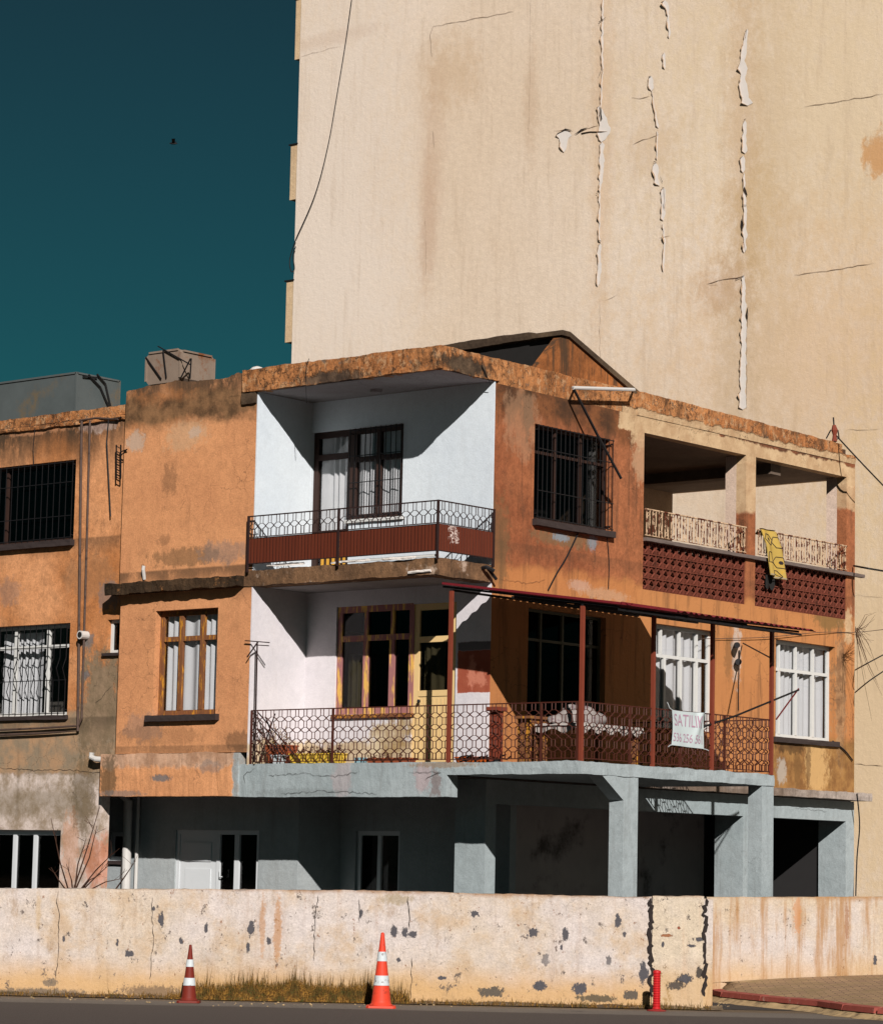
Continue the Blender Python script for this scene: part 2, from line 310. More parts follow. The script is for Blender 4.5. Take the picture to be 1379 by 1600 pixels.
m_post=plain('rust_red_post_paint',A(138,66,48,.95),.55,.3,9,A(60,35,28),(.62,.72),st=(1,1,.5))
m_panel=None
m_metal=plain('black_iron',(.012,.011,.012,1),.6,.3,20,A(70,45,30),(.62,.75))
m_wire=plain('black_cable',(.012,.012,.013,1),.6,.2)
m_pipe=plain('brown_gas_pipe',A(92,74,66),.5,.3,12,A(60,45,40),(.5,.7))
m_wpipe=plain('white_plastic_pipe',A(205,200,195),.5,.12,6,A(150,130,110),(.6,.8))
m_wframe=plain('white_window_paint',A(222,220,216,.9),.5,.12,9,A(170,120,80),(.66,.76))
m_pvc=plain('white_door_plastic',A(214,216,218),.4,.06,5)
m_bframe=plain('brown_window_wood',A(58,40,34),.6,.3,12,A(170,120,50),(.68,.76),st=(1,1,.4))
m_owood=plain('peeling_window_wood',A(128,82,52),.8,.4,14,A(205,140,40),(.52,.64),st=(2.2,2.2,.4))
m_pink=plain('flaking_pink_and_yellow_wood',A(165,110,108),.8,.2,9,A(228,178,90),(.5,.58),st=(2.5,2.5,.35))
m_ydoor=plain('yellow_door_wood',A(232,196,138),.6,.1,5,A(190,130,110),(.68,.78),st=(2,2,.5))
m_sill=plain('dark_stone_sill',A(62,52,50),.7,.4,9)
m_curt=plain('white_net_curtain',A(225,225,228),.9,.12,3)
m_curt2=plain('beige_blind',A(190,175,130),.9,.2,4)
m_terra=plain('terracotta_screen',A(124,64,48,.95),.85,.35,9,A(75,40,28),(.5,.7))
m_terp=plain('terracotta_pot_clay',A(165,85,52),.8,.25,9)
m_cone_o=plain('faded_red_cone_plastic',A(118,40,28),.6,.2,14); m_cone_r=plain('bright_orange_cone_plastic',A(222,70,46),.55,.22,16,A(120,50,38),(.55,.68))
m_cone_w=plain('white_reflective_band',A(205,210,212),.5,.2,25,A(130,122,118),(.56,.66))
m_asph=None
def glass(name='window_glass',tint=(.55,.6,.6,1),refl=.12):
    g=G(name); t=g.t; tr=g.n('ShaderNodeBsdfTransparent'); tr.inputs[0].default_value=tint; gl=g.n('ShaderNodeBsdfGlossy'); gl.inputs['Roughness'].default_value=.03; gl.inputs[0].default_value=(.8,.8,.8,1)
    ms=g.n('ShaderNodeMixShader'); lw=g.n('ShaderNodeLayerWeight'); lw.inputs[0].default_value=.35
    g.put(ms.inputs[0],g.math('ADD',g.math('MULTIPLY',lw.outputs['Fresnel'],.08),refl*.3)); t.links.new(tr.outputs[0],ms.inputs[1]); t.links.new(gl.outputs[0],ms.inputs[2])
    t.links.new(ms.outputs[0],t.nodes['Material Output'].inputs[0]); return g.m
m_glass=glass(tint=(.5,.5,.5,1),refl=.015)
m_glass_c=glass('clear_window_glass',(.9,.9,.9,1),.015)
# brown slatted balcony panels
g=G('brown_slat_panel',.55); x=g.axis(0); y=g.axis(1); s_=g.math('FRACT',g.math('MULTIPLY',g.math('ADD',x,y),15.))
c=g.mix(g.noise(3,6,.7,(2,2,.3)),A(84,38,26),A(112,54,36)); c=g.mix(g.rng(s_,.16,.04),c,(.02,.01,.008,1)); c=g.mix(g.mul(g.blob((.07,.28,6.62),(.2,.12,.12),.25,.1,9.),g.rng(g.noise(30,5,.7),.48,.55)),c,A(215,195,185))
g.bump(g.rng(s_,.2,.02,1,0),.6,.01); m_panel=g.out(c)
# tower render
TC1=A(235,216,198,.83); TC2=A(225,202,178,.83)
def TB(x,y,rx,ry,col,s=1.,amp=.5,soft=.5,sc=1.2): return B(TW,x,y,rx,ry,col,s,amp,soft,sc)
m_tower=stucco('cream_tower_render',TC1,TC2,sth=(.5,.72),grime=A(172,145,118),streak=.2,mott=.09,big=.12,spots=.25,bump=.35,grain=.1,medium=.1,
  pre=[TB(1300,150,170,260,A(222,196,156),.6,2.,.9,.3),TB(1250,560,160,150,A(218,180,140),.5,2.,.9,.3),TB(1370,1100,60,320,A(222,192,150),.7,1.,.6,.5),TB(520,300,90,420,A(228,212,198),.7,1.5,.8,.4)],
  regs=[TB(1160,200,18,200,A(190,150,110),.35,.4,.7),TB(1150,560,22,150,A(180,158,128),.3,.4,.7),TB(700,110,35,50,A(198,165,128),.5,.8,.7),TB(675,260,14,120,A(195,160,130),.35,.4,.7),TB(668,350,10,90,A(192,156,128),.4,.3,.7),
        TB(829,160,8,70,A(192,160,130),.4,.3,.7),TB(940,230,12,240,A(208,170,130),.35,.4,.7),TB(1372,240,14,26,A(205,150,95),.8,.4,.4),TB(1130,450,28,30,A(190,152,118),.4,.5,.6),TB(1185,330,18,70,A(200,165,110),.4,.4,.7),TB(1020,230,30,40,A(200,168,132),.35,.5,.6),TB(520,60,60,10,A(205,180,160),.4,.5,.6),TB(1205,300,26,320,A(205,178,145),.4,.6,.8)])
m_towerside=stucco('tower_balcony_render',A(214,186,150),A(205,172,135),streak=.3,mott=.1)
m_peel=plain('bare_white_render',A(226,216,208),.9,.12,5,A(190,160,135),(.62,.8),bump=.5)
m_crack=plain('dark_crack',(.03,.022,.02,1),.95,.3)
m_tcrack=plain('tower_crack',A(138,110,90),.95,.3)
# roadside wall
PK=A(230,216,210,1.1); PK2=A(226,206,186,1.1); YB=A(226,176,110,1.1)
def WB(x,y,rx,ry,col=None,s=1.,amp=.13,soft=.1,sc=16.):
    F=FW if x<1103 else FW2; u,z=F.px(x,y); k=172. if x<1103 else 130.; return ('blob',F(u,0,z),(rx/k,rx/k,ry/k),col or A(100,96,100,1.2),s,amp,soft,sc)
RU=A(205,140,75,1.2)
m_rwall=stucco('peeling_wall_limewash',PK,PK2,grime=A(150,110,75),streak=.35,mott=.14,big=.8,spots=.8,bands=((1.4,.07,.8),),bump=.5,crk=.25,
  pre=[('rect',(0,-30,30,-.6,.36),YB,.8,.3,.22,1.5),('nz',(1.6,7,.65),(.5,.66),A(216,178,136,1.2),.5),('nz',(3.2,8,.75,(1,1,.5),2.),(.56,.7),A(176,142,108,1.2),.55),('nz',(6.5,9,.8,(1,1,.8),8.),(.595,.61),A(112,100,94,1.2),.9),('nz',(12,8,.8,(1,1,.8),3.),(.62,.635),A(150,95,60,1.2),.8)],
  regs=[WB(252,1437,5,15),WB(240,1420,3,4),WB(322,1450,4,9),WB(392,1452,7,14),WB(388,1480,4,9),WB(283,1470,4,7),WB(202,1490,9,6),WB(183,1475,3,8),WB(100,1468,3,6),WB(420,1470,4,7),
        WB(564,1427,4,9),WB(615,1455,7,10),WB(632,1457,6,9),WB(645,1460,8,7),WB(622,1500,4,6),WB(741,1428,8,8),WB(832,1457,10,10),WB(883,1460,7,12),WB(877,1480,3,6),WB(852,1500,8,12,None,.7),WB(843,1540,13,10),WB(768,1550,26,10,A(96,86,76)),WB(690,1528,10,4),WB(905,1545,14,12),WB(965,1440,7,14),WB(975,1460,4,6),WB(950,1500,5,9,None,.8),WB(985,1555,16,9,A(96,86,76)),
        WB(1005,1520,9,20),WB(1075,1520,12,12,None,.8),WB(930,1560,40,7,A(104,90,72)),WB(1050,1555,50,7,A(84,72,60)),WB(410,1450,6,55,RU,.55,.08,.3,8.),WB(434,1455,8,62,RU,.65,.08,.3,8.),WB(60,1425,5,35,A(216,182,135,1.15),.5,.1,.4,6.),WB(620,1405,30,10,A(150,130,95),.6,.2,.4,8.),WB(60,1552,90,10,A(112,98,84),.9,.15,.3,6.),WB(240,1550,60,12,A(120,98,78),.85,.15,.3,6.),WB(80,1535,16,8,A(112,100,88),.8)])
m_rwall2=stucco('rust_streaked_limewash',A(226,212,204,1.1),A(222,198,168,1.1),sth=(.47,.66),grime=A(188,138,88,1.1),streak=.8,mott=.08,big=.9,spots=.1,bump=.3,
  pre=[('rect',(0,-30,30,-.6,.5),YB,.55,.3,.25,1.5),('nz',(3.2,8,.75,(1,1,.25),2.),(.54,.66),A(196,158,120,1.1),.6),('nz',(7,9,.8,(1,1,.8),8.),(.6,.615),A(122,108,98,1.1),.8)],medium=.15,bands=((1.45,.1,.8),),
  regs=[WB(1366,1500,3,8),WB(1322,1440,3,30,A(150,100,65),.6),WB(1245,1430,6,30,A(190,130,85),.6)])
m_rwall3=stucco('cracked_white_limewash',A(234,220,210,1.1),A(230,210,184,1.1),grime=A(170,120,80),streak=.3,mott=.12,spots=.6,bump=.6,crk=.6,bands=((1.45,.08,.8),),
  pre=[('nz',(6.5,9,.8,(1,1,.8),8.),(.585,.6),A(112,100,94,1.2),.9),('nz',(3.2,8,.75,(1,1,.5),2.),(.56,.7),A(190,150,108,1.2),.5),('rect',(0,-30,30,-.6,.5),A(226,182,122,1.15),.7,.3,.2,1.5)],
  regs=[WB(1092,1468,9,4),WB(1040,1462,12,3,A(150,100,70)),WB(1080,1478,8,3),WB(1035,1475,4,6),WB(1070,1530,14,9),WB(1055,1540,16,9,A(90,80,72)),WB(1092,1520,8,10,A(80,72,66)),WB(1060,1450,3,3,A(140,80,60))])
# asphalt
g=G('worn_asphalt',.9); c=g.mix(g.noise(.5,6,.6),A(86,79,74,.5),A(106,97,88,.5)); c=g.mix(g.mul(g.rng(g.noise(90,3,.7),.5,.75),.55),c,A(140,130,122,.5)); c=g.mix(g.rng(g.noise(1.2,7,.7,off=3.),.55,.72),c,A(74,67,64,.5))
wp=g.vm('DOT_PRODUCT',g.vm('SUBTRACT',g.warp(.25,1.5),tuple(FW.o)),tuple(FW.n)); c=g.mix(g.rng(wp,1.55,1.75),c,A(74,66,62,.5)); c=g.mix(g.mul(g.rng(wp,.7,.15),.85),c,A(96,80,62,.5)); c=g.mix(1.,c,g.mix(g.rng(g.noise(45,5,.8,off=2.),.3,.7),(.72,.72,.72,1),(1.25,1.25,1.25,1)),'MULTIPLY'); g.bump(g.noise(70,5,.8),.9,.02); m_asph=g.out(c)
m_dirt=stucco('dry_verge_dirt',A(100,84,66,.5),A(72,60,50,.5),streak=0,mott=.4,bump=1.)
# brick pavement
g=G('pavement_brick',.9); br=g.n('ShaderNodeTexBrick'); br.inputs['Scale'].default_value=1.; br.inputs['Brick Width'].default_value=.2; br.inputs['Row Height'].default_value=.1; br.inputs['Mortar Size'].default_value=.008
br.inputs['Color1'].default_value=A(150,122,92,.55); br.inputs['Color2'].default_value=A(128,102,82,.55); br.inputs['Mortar'].default_value=A(90,74,58,.55)
mp=g.n('ShaderNodeMapping'); g.put(mp.inputs[0],g.pos); mp.inputs['Rotation'].default_value=(0,0,-YAW); g.put(br.inputs['Vector'],mp.outputs[0])
c=g.mix(g.rng(g.noise(2,7,.7),.4,.7),br.outputs[0],A(120,100,72,.55)); c=g.mix(g.rng(g.noise(14,5,.7),.64,.7),c,A(70,60,50,.55)); g.bump(g.noise(30,5,.7),.5,.01); m_pave=g.out(c)
m_kerb=plain('faded_red_kerb_paint',A(138,68,58,.6),.85,.35,12,A(165,145,130,.6),(.56,.72),bump=.6)
m_kerbside=plain('sandy_kerb_concrete',A(168,142,105,.6),.9,.4,9,A(110,92,70,.6),(.45,.65),bump=.8)
m_tank=plain('galvanised_tank_steel',A(92,98,98,.8),.55,.3,2.2,A(120,100,72,.8),(.5,.72),metal=.15)
m_tank2=plain('rusting_tank_steel',A(138,120,106,.8),.6,.35,4,A(120,72,42,.8),(.52,.68))

# ================================================================== GROUND
r=MB(); r.add([(-300,-300,0),(300,-300,0),(300,300,0),(-300,300,0)],[(0,1,2,3)])
struct(r.build('road',m_asph,fix=False))
y_=MB(); y_.add([FW(u,n,.004) for u,n in ((-60,-.25),(60,-.25),(60,-70),(-60,-70))],[(0,1,2,3)])
struct(y_.build('yard',plain('yard_concrete',A(50,46,44,.5),.9,.3,3),fix=False))
# dirty verge strip at the foot of the wall
v_=MB()
def vg(a,b):
    u=-9+a*13.2; w=.16+.1*mn.noise(Vector((u*1.3,0,3)))+.05*mn.noise(Vector((u*6,0,3)))
    return FW(u,-.02+b*w,.012+(1-b)*(.035+.03*mn.noise(Vector((u*4,b*2,0)))))
v_.grid(vg,160,5); struct(v_.build('verge',m_dirt,smooth=True))
# ================================================================== ROADSIDE WALL
def wtop(u,F=None):
    F=F or FW; x=600+u*(127 if F is FW else 115); pts=[(-200,1387),(0,1388),(400,1390),(600,1392),(770,1397),(1020,1402),(1379,1401),(1700,1402)]
    for (a,ya),(b,yb) in zip(pts,pts[1:]):
        if a<=x<=b: return F.px(x,ya+(yb-ya)*(x-a)/(b-a))[1]
    return F.px(x,1402)[1]
rw=thing('boundary_wall','long low peeling whitewashed wall with yellowed foot along the road','wall',FW(0,-.12,0))
uA=FW.px(1017,1480)[0]; uB=FW.px(1101,1480)[0]
a=MB(); a.rough(FW,-9,uA,-.25,0,0,wtop,.012,0,.012,.05,1); a.build('wall_section',m_rwall,rw,label='long left section with dark paint chips and rust streaks')
a=MB(); a.rough(FW,uA+.008,uB-.02,-.25,.01,0,lambda u:wtop(u)+.012,.014,0,.02,.04,2); a.build('wall_section',m_rwall3,rw,label='short whiter section between two jagged gaps')
uC=FW2.px(1103,1480)[0]
a=MB(); a.rough(FW2,uC,14,-.25,0,.0,lambda u:wtop(u,FW2),.008,0,.008,.06,3); a.box(FW,uB-.1,uB+.12,-3.5,-.26,0,1.37); a.build('wall_section',m_rwall2,rw,label='right section behind the pavement with rust coloured runs')
a=MB()
for xx in (1017,1101):
    for q in range(1):
        pts=[FW.px(xx+random.uniform(-2,2),y0) for y0 in range(1404,1560,9)]
        a.crack(FW,pts,.06,.022,.022,.03,seed=xx+q)
for (xs) in ([(92,1392),(88,1410),(93,1425),(92,1480),(88,1530)],[(238,1400),(240,1470),(234,1530)],[(497,1400),(492,1440),(491,1500)],[(637,1400),(640,1450)],[(643,1495),(642,1560)],[(560,1402),(562,1440)]):
    a.build('crack',m_crack,rw,fix=False); a=MB(); a.crack(FW,[FW.px(*p) for p in xs],.008,.02,.01,.05,seed=xs[0][0])
a.build('crack',m_crack,rw,fix=False)
# ================================================================== PAVEMENT ISLAND + KERB
kp=[(1096,1545),(1108,1552),(1140,1560),(1200,1566),(1290,1574),(1330,1580),(1379,1585),(1500,1592)]
K=[gz(x,y,.0) for x,y in kp]
kz=.16; kpt=[gz(x,y-9,.13) for x,y in kp]
pv=MB(); n=len(kpt)
wallp=[]
for i,(x,_) in enumerate(kp):
    xx=[1103,1125,1160,1215,1290,1335,1379,1500][i]; wy=[1537,1534,1532,1529,1526,1524,1523,1520][i]
    u,z=FW2.px(xx,wy); wallp.append(FW2(u,.01,z))
V=[];M_=8
for i in range(n):
    for j in range(M_+1):
        t=j/M_; p=kpt[i].lerp(wallp[i],t); V.append(p+Vector((0,0,.008*mn.noise(p*3))))
pv.add(V,[(i*(M_+1)+j,(i+1)*(M_+1)+j,(i+1)*(M_+1)+j+1,i*(M_+1)+j+1) for i in range(n-1) for j in range(M_)])
struct(pv.build('pavement',m_pave,smooth=True))
kb=MB(); kf=MB()
for i in range(n-1):
    A0,A1=kpt[i],kpt[i+1]; d=(A1-A0).normalized(); nn=Vector((d.y,-d.x,0)); L=(A1-A0).length; k=max(1,int(L/.5))
    for j in range(k):
        p=A0.lerp(A1,j/k)+d*.006; q=A0.lerp(A1,(j+1)/k)-d*.006; h=random.uniform(.0,.012)
        o1,o2=nn*.13,nn*-.01
        kb.add([p+o2-Vector((0,0,.06)),q+o2-Vector((0,0,.06)),q+o1-Vector((0,0,.055)),p+o1-Vector((0,0,.055)),p+o2+Vector((0,0,.012+h)),q+o2+Vector((0,0,.012+h)),q+o1*.9+Vector((0,0,h)),p+o1*.9+Vector((0,0,h))],[(0,1,2,3),(4,5,6,7),(0,1,5,4),(1,2,6,5),(2,3,7,6),(3,0,4,7)])
struct(kb.build('kerb',m_kerb))
def kfn(a_,b_):
    t=a_*(n-1); i=min(int(t),n-2); p=kpt[i].lerp(kpt[i+1],t-i); d=(kpt[i+1]-kpt[i]).normalized(); nn=Vector((d.y,-d.x,0))
    return Vector((p.x,p.y,0))+nn*(.1+b_*(.16+.06*mn.noise(Vector((a_*30,0,0)))))+Vector((0,0,(.075+.02*mn.noise(Vector((a_*40,1,0))))*(1-b_)**1.5+.003))
kf.grid(kfn,90,6); struct(kf.build('kerb_footing',m_kerbside,smooth=True))
# ================================================================== GRASS (uncountable)
gr=MB(); rr=random.Random(5)
for i in range(9500):
    q=rr.random(); x=rr.triangular(255,650,470) if q<.8 else rr.uniform(0,1110)
    u=FW.px(x,1560)[0]; nn=rr.uniform(.0,.2); d=1 if 300<x<640 and q<.8 else .35
    h=rr.uniform(.06,.24)*d*(1+.9*max(0,mn.noise(Vector((u*2.2,0,8)))))*(1.7 if rr.random()<.06 else 1); b=FW(u,nn,.01); t=FW.u*rr.uniform(-.05,.05)+FW.n*rr.uniform(-.03,.06)
    wv=FW.u*rr.uniform(.002,.005); m1=b+t*.4+Vector((0,0,h*.6)); tp=b+t+Vector((0,0,h))
    gr.add([b-wv,b+wv,m1+wv*.7,m1-wv*.7,tp],[(0,1,2,3),(3,2,4)])
g=G('dry_grass_blades',.8); c=g.mix(g.rng(g.noise(9,4,.6),.4,.6),A(70,66,28,.8),A(150,108,45,.8)); m_grass=g.out(g.mix(g.rng(g.noise(50,2,.6),.4,.6),c,A(88,60,26,.8)))
o=gr.build('grass',m_grass,fix=False); o['kind']='stuff'; o['label']='dry yellow green grass growing along the wall foot'
# ================================================================== CORNER HOUSE
H=thing('corner_house','shabby orange three storey corner house with recessed white balconies','house',(-3,5,0))
def W(mb,name,mat,parent=H,**k): return mb.build(name,mat,parent,**k)
# window builder -----------------------------------------------------
def window(F,u0,u1,z0,z1,fm,cols=(.5,),rows=(),dep=.1,fwid=.055,parent=H,glassm=None,curtain=None,sill=None,sillm=None,grille=None,name='window',tcols=None,label=None,room=True,cd=.12,proud=.03,grm=None):
    n0,n1=-dep-.05,-dep; m=MB()
    m.box(F,u0,u0+fwid,n0,n1,z0,z1); m.box(F,u1-fwid,u1,n0,n1,z0,z1); m.box(F,u0+fwid,u1-fwid,n0,n1,z1-fwid,z1); m.box(F,u0+fwid,u1-fwid,n0,n1,z0,z0+fwid)
    zr=[z0+(z1-z0)*r_ for r_ in rows]
    for zz in zr: m.box(F,u0+fwid,u1-fwid,n0,n1+.004,zz-fwid*.45,zz+fwid*.45)
    for c_ in cols:
        uu=u0+(u1-u0)*c_; m.box(F,uu-fwid*.5,uu+fwid*.5,n0+.002,n1+.008,z0+fwid,zr[0]-fwid*.45 if (zr and tcols is not None) else z1-fwid)
    for c_ in (tcols or ()):
        uu=u0+(u1-u0)*c_; m.box(F,uu-fwid*.35,uu+fwid*.35,n0+.002,n1+.006,zr[0]+fwid*.45,z1-fwid)
    wo=m.build(name,fm,parent,label=label)
    p=MB(); p.box(F,u0+.01,u1-.01,n0+.015,n0+.021,z0+.01,z1-.01); p.build('pane',glassm or m_glass,wo)
    if curtain:
        cm,a,b,c0,d0=curtain; q=MB()
        q.grid(lambda s,t:F(a+(b-a)*s,n0-cd+.035*(.55+.9*abs(mn.noise(Vector((s*3,0,a)))))*math.sin(s*(b-a)*34+2.5*math.sin(s*7+a)+.35*t*math.sin(s*17))+.01*mn.noise(Vector((s*6,t*2,1))),c0+(d0-c0)*t),int(60*(b-a))+2,6); q.build('curtain',cm,wo,smooth=True,fix=False)
    if sill:
        q=MB(); q.rough(F,u0-sill[0],u1+sill[0],-dep,sill[1],z0-sill[2],z0-.002,.006,.006,.006,.08,int(u0*10)); q.build('sill',sillm or m_sill,wo)
    if grille:
        nb,hz,belly=grille; q=MB(); L=u1-u0; th=.0075
        for i in range(nb+1):
            u=u0+.02+(L-.04)*i/nb; P=[]
            for k in range(9):
                t=k/8; P.append(F(u,proud+(belly*math.sin(math.pi*min(1,(1-t)*1.6)) if belly and (1-t)<.9 and t<.62 else 0)*(1 if t<.62 else 0),z0+.01+(z1-z0-.02)*t))
            q.tube(P if belly else [P[0],P[-1]],th,4)
        for h in hz: q.tube([F(u0,proud+.004,z0+(z1-z0)*h),F(u1,proud+.004,z0+(z1-z0)*h)],.009,4)
        for u in (u0+.02,u1-.02): 
            for h in (.06,.94): q.tube([F(u,-dep,z0+(z1-z0)*h),F(u,proud,z0+(z1-z0)*h)],.009,4)
        q.build('grille',grm or m_metal,wo)
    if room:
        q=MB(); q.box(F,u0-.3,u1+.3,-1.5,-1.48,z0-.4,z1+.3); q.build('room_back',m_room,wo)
    return wo
# front, upper storey
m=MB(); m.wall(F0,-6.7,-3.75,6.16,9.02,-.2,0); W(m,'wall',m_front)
m=MB(); m.bx(-3.75,-3.73,0,1.26,6.24,9.04); W(m,'wall',m_white,label='white side wall of the upper balcony')
FB=FY(1.26)
UD=(-3.71,-2.98,6.26,8.56); UW=(-2.98,-1.80,7.10,8.56)
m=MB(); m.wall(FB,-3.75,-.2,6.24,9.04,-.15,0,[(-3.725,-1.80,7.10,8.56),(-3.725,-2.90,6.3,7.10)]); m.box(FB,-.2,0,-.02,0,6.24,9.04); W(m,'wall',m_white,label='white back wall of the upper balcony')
wd=window(FB,-3.725,-2.90,6.3,8.56,m_bframe,(),(.82,.28),.06,.1,curtain=(m_curt,-3.6,-2.95,6.9,8.5),name='door',glassm=m_glass_c,cd=.04)
m=MB(); m.box(FB,-3.56,-3.0,-.1,-.075,6.4,6.88); m.build('door_panel',m_bframe,wd)
m=MB()
for i in range(5): m.box(FB,-3.52+i*.115,-3.47+i*.115,-.074,-.06,6.42,6.86)
m.build('door_slat',plain('ochre_door_slats',A(215,160,60),.7,.2),wd)
window(FB,-2.90,-1.80,7.10,8.56,m_bframe,(.5,),(.66,),.06,.09,curtain=(m_curt,-2.85,-1.85,7.12,8.5),grille=(10,(.03,.4,.69,.97),0),cd=.04,glassm=m_glass_c,sill=(.05,.05,.05),sillm=m_wframe)
# notch slab
m=MB(); m.rough(F0,-3.9,.0,-.3,.02,5.99,6.235,.012,.016,.005,.05,4); W(m,'balcony_slab',m_conc)
m=MB(); m.bx(-3.9,-.02,.3,1.28,6.0,6.23); m.rough(S0,.0,1.28,-.3,.015,5.98,6.235,.012,.016,.005,.05,6); W(m,'balcony_slab',m_conc)
m=MB(); m.rough(F0,-6.84,-3.9,-.05,.2,lambda u:5.985,lambda u:6.15,.02,.025,.018,.05,5); W(m,'ledge',stucco('mossy_ledge_concrete',A(78,58,40),A(36,28,20),streak=.8,mott=.5,spots=.6,bump=1.,regs=[('nz',(5,7,.75),(.58,.66),A(158,108,64),.8)]))
m=MB(); m.bx(-1.9,.05,-.035,-.01,6.25,6.285); W(m,'edge_strip',m_wframe)
# white bits left on the slab edge
m=MB()
rr=random.Random(3)
for (x,y,l) in ((420,883,60),(520,878,60),(640,893,34),(600,873,50)):
    u,z=F0.px(x,y); 
    m=MB(); m.rough(F0,u,u+l/78,0.02,.05,z-.03,z,.015,.012,.015,.04,x); W(m,'render_flake',m_peel)
# roof over the notch + parapets
m=MB(); m.bx(-3.75,-.02,.02,1.28,9.042,9.12); W(m,'soffit',m_soffit)
m=MB(); m.rough(F0,-4.02,.03,-.2,.07,lambda u:9.045+.035*max(0,mn.noise(Vector((u*1.1,4,0)))),9.4,.016,.02,.005,.05,8); W(m,'parapet',m_parap)
m=MB(); m.rough(F0,-4.05,-3.75,-.1,.05,8.86,9.04,.01,.02,.01,.05,9); W(m,'beam_stub',m_roofc)
m=MB(); m.rough(F0,-6.7,-4.02,-.2,.0,9.02,lambda u:9.36+.02*math.sin(u*3),.03,0,.006,.05,10); W(m,'parapet',m_front)
m=MB(); m.rough(S0,.0,1.34,-.15,.03,lambda u:9.045+.03*max(0,mn.noise(Vector((u*2.1,9,0)))),9.4,.014,.02,.005,.05,11); W(m,'parapet',m_parap)
m=MB(); m.rough(S0,1.34,4.9,-.2,.0,9.02,9.405,.014,0,.003,.05,12); m.rough(S0,4.9,11.05,-.2,.012,9.02,lambda u:9.42-(u-4.9)*.014,.014,0,.004,.05,13); m.rough(S0,11.05,11.5,-.2,.01,9.02,9.16,.02,0,.02,.05,14); W(m,'parapet',m_parap)
m=MB(); m.bx(-6.6,-.2,1.28,11.4,8.96,9.02); m.bx(-6.6,-3.75,.2,1.28,8.96,9.02); W(m,'roof',m_roofc)
m=MB(); m.tube([(-3.62,.03,9.06),(-3.62,.03,9.1)],.15,16); W(m,'roof_vent',m_wpipe) if False else None
# ceiling rose lamp on the soffit
m=MB(); p=gz(587,609,9.04); m.lathe((p.x,p.y,8.985),[(.05,0),(.09,.01),(.1,.055)],20); W(m,'ceiling_lamp',m_soffit)
# side facade
win_u=(2.26,4.22,7.05,8.53); w3=(2.18,4.15,4.0,5.68); w4=(5.46,7.2,4.03,5.70); w5=(8.99,10.86,4.05,5.71)
t1=(5.12,8.05,6.22,8.76); t2=(8.34,11.22,6.22,8.76)
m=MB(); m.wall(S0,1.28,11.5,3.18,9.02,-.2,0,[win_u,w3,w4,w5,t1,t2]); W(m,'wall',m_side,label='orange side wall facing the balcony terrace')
window(S0,*win_u,m_bframe,(.33,.66),(.72,),.1,.05,sill=(.03,.1,.1),grille=(17,(.02,.3,.74,.98),0),proud=.06,curtain=(m_wframe,4.02,4.16,7.1,8.4))
window(S0,*w3,plain('dark_green_window_paint',A(90,88,70),.6,.2),(.22,.5,.78),(.72,),.1,.045)
def cw(w_): return (m_curt,w_[0]+.06,w_[1]-.06,w_[2]+.05,w_[3]-.05)
window(S0,*w4,m_wframe,(.26,.52,.78),(.7,),.12,.06,curtain=cw(w4),glassm=m_glass_c,tcols=(.2,.5,.78),cd=.06)
window(S0,*w5,m_wframe,(.15,.43,.72),(.7,),.12,.06,curtain=cw(w5),glassm=m_glass_c,tcols=(.15,.43,.72),cd=.06,sill=(.08,.06,.09))
for (w_,c_) in ((w4,(.28,.52)),(w5,(.17,.69))):                # opening sashes: second frame
    pass
# terrace
m=MB(); m.rough(S0,5.12,8.05,-.16,.07,7.0,7.06,.004,.006,.006,.08,20); m.rough(S0,8.05,11.72,.0,.075,7.0,7.06,.004,.006,.006,.08,21); m.box(S0,8.34,11.22,-.16,0,7.0,7.06); W(m,'terrace_sill',plain('grey_stone_sill',A(112,98,92),.7,.25,9))
m=MB()
for (a,b) in ((5.12,8.05),(8.34,11.22)):
    nx=15; cw_=(b-a)/nx; ch=.78/4
    for i in range(nx+1): u=a+i*cw_; m.box(S0,max(a,u-.009),min(b,u+.009),-.12,-.02,6.22,7.0)
    for j in range(5): z=6.22+j*ch; m.box(S0,a,b,-.122,-.018,max(6.22,z-.008),min(7.0,z+.008))
    for i in range(nx):
        for j in range(4):
            u=a+(i+.5)*cw_; z=6.22+(j+.5)*ch; e=cw_*.46; f=ch*.44
            m.tube([S0(u-e,-.05,z),S0(u,-.05,z+f),S0(u+e,-.05,z),S0(u,-.05,z-f),S0(u-e,-.05,z)],.021,4); m.prism(S0,[(u-e*.5,z-f*.42),(u+e*.5,z-f*.42),(u,z-.002)],-.1,-.06)
W(m,'brick_screen',m_terra)
m=MB(); m.bx(-3.9,-.2,5.12,11.4,6.0,6.22); W(m,'terrace_floor',m_conc)
m=MB(); m.bx(-.35,-.3,5.12,11.2,6.22,6.98); W(m,'screen_dark_sheet',m_dark)  # near-black sheet puts the shade behind the screen holes
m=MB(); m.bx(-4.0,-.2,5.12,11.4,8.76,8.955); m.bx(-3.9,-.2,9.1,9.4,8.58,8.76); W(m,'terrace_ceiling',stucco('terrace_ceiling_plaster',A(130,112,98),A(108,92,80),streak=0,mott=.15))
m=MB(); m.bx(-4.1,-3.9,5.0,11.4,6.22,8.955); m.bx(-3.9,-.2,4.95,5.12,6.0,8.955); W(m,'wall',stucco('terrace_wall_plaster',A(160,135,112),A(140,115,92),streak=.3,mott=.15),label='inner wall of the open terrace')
m_pier=(stucco('pale_pier_plaster',A(222,196,178),A(205,178,158),grime=A(150,120,100),streak=.3,mott=.1))
for y in (8.05,11.22): m=MB(); m.bx(-.42,-.2,y,y+.26,6.22,8.76); W(m,'terrace_pier',m_pier)
m=MB(); m.bx(-3.9,-.42,11.3,11.45,6.22,6.98); W(m,'terrace_parapet',m_side)
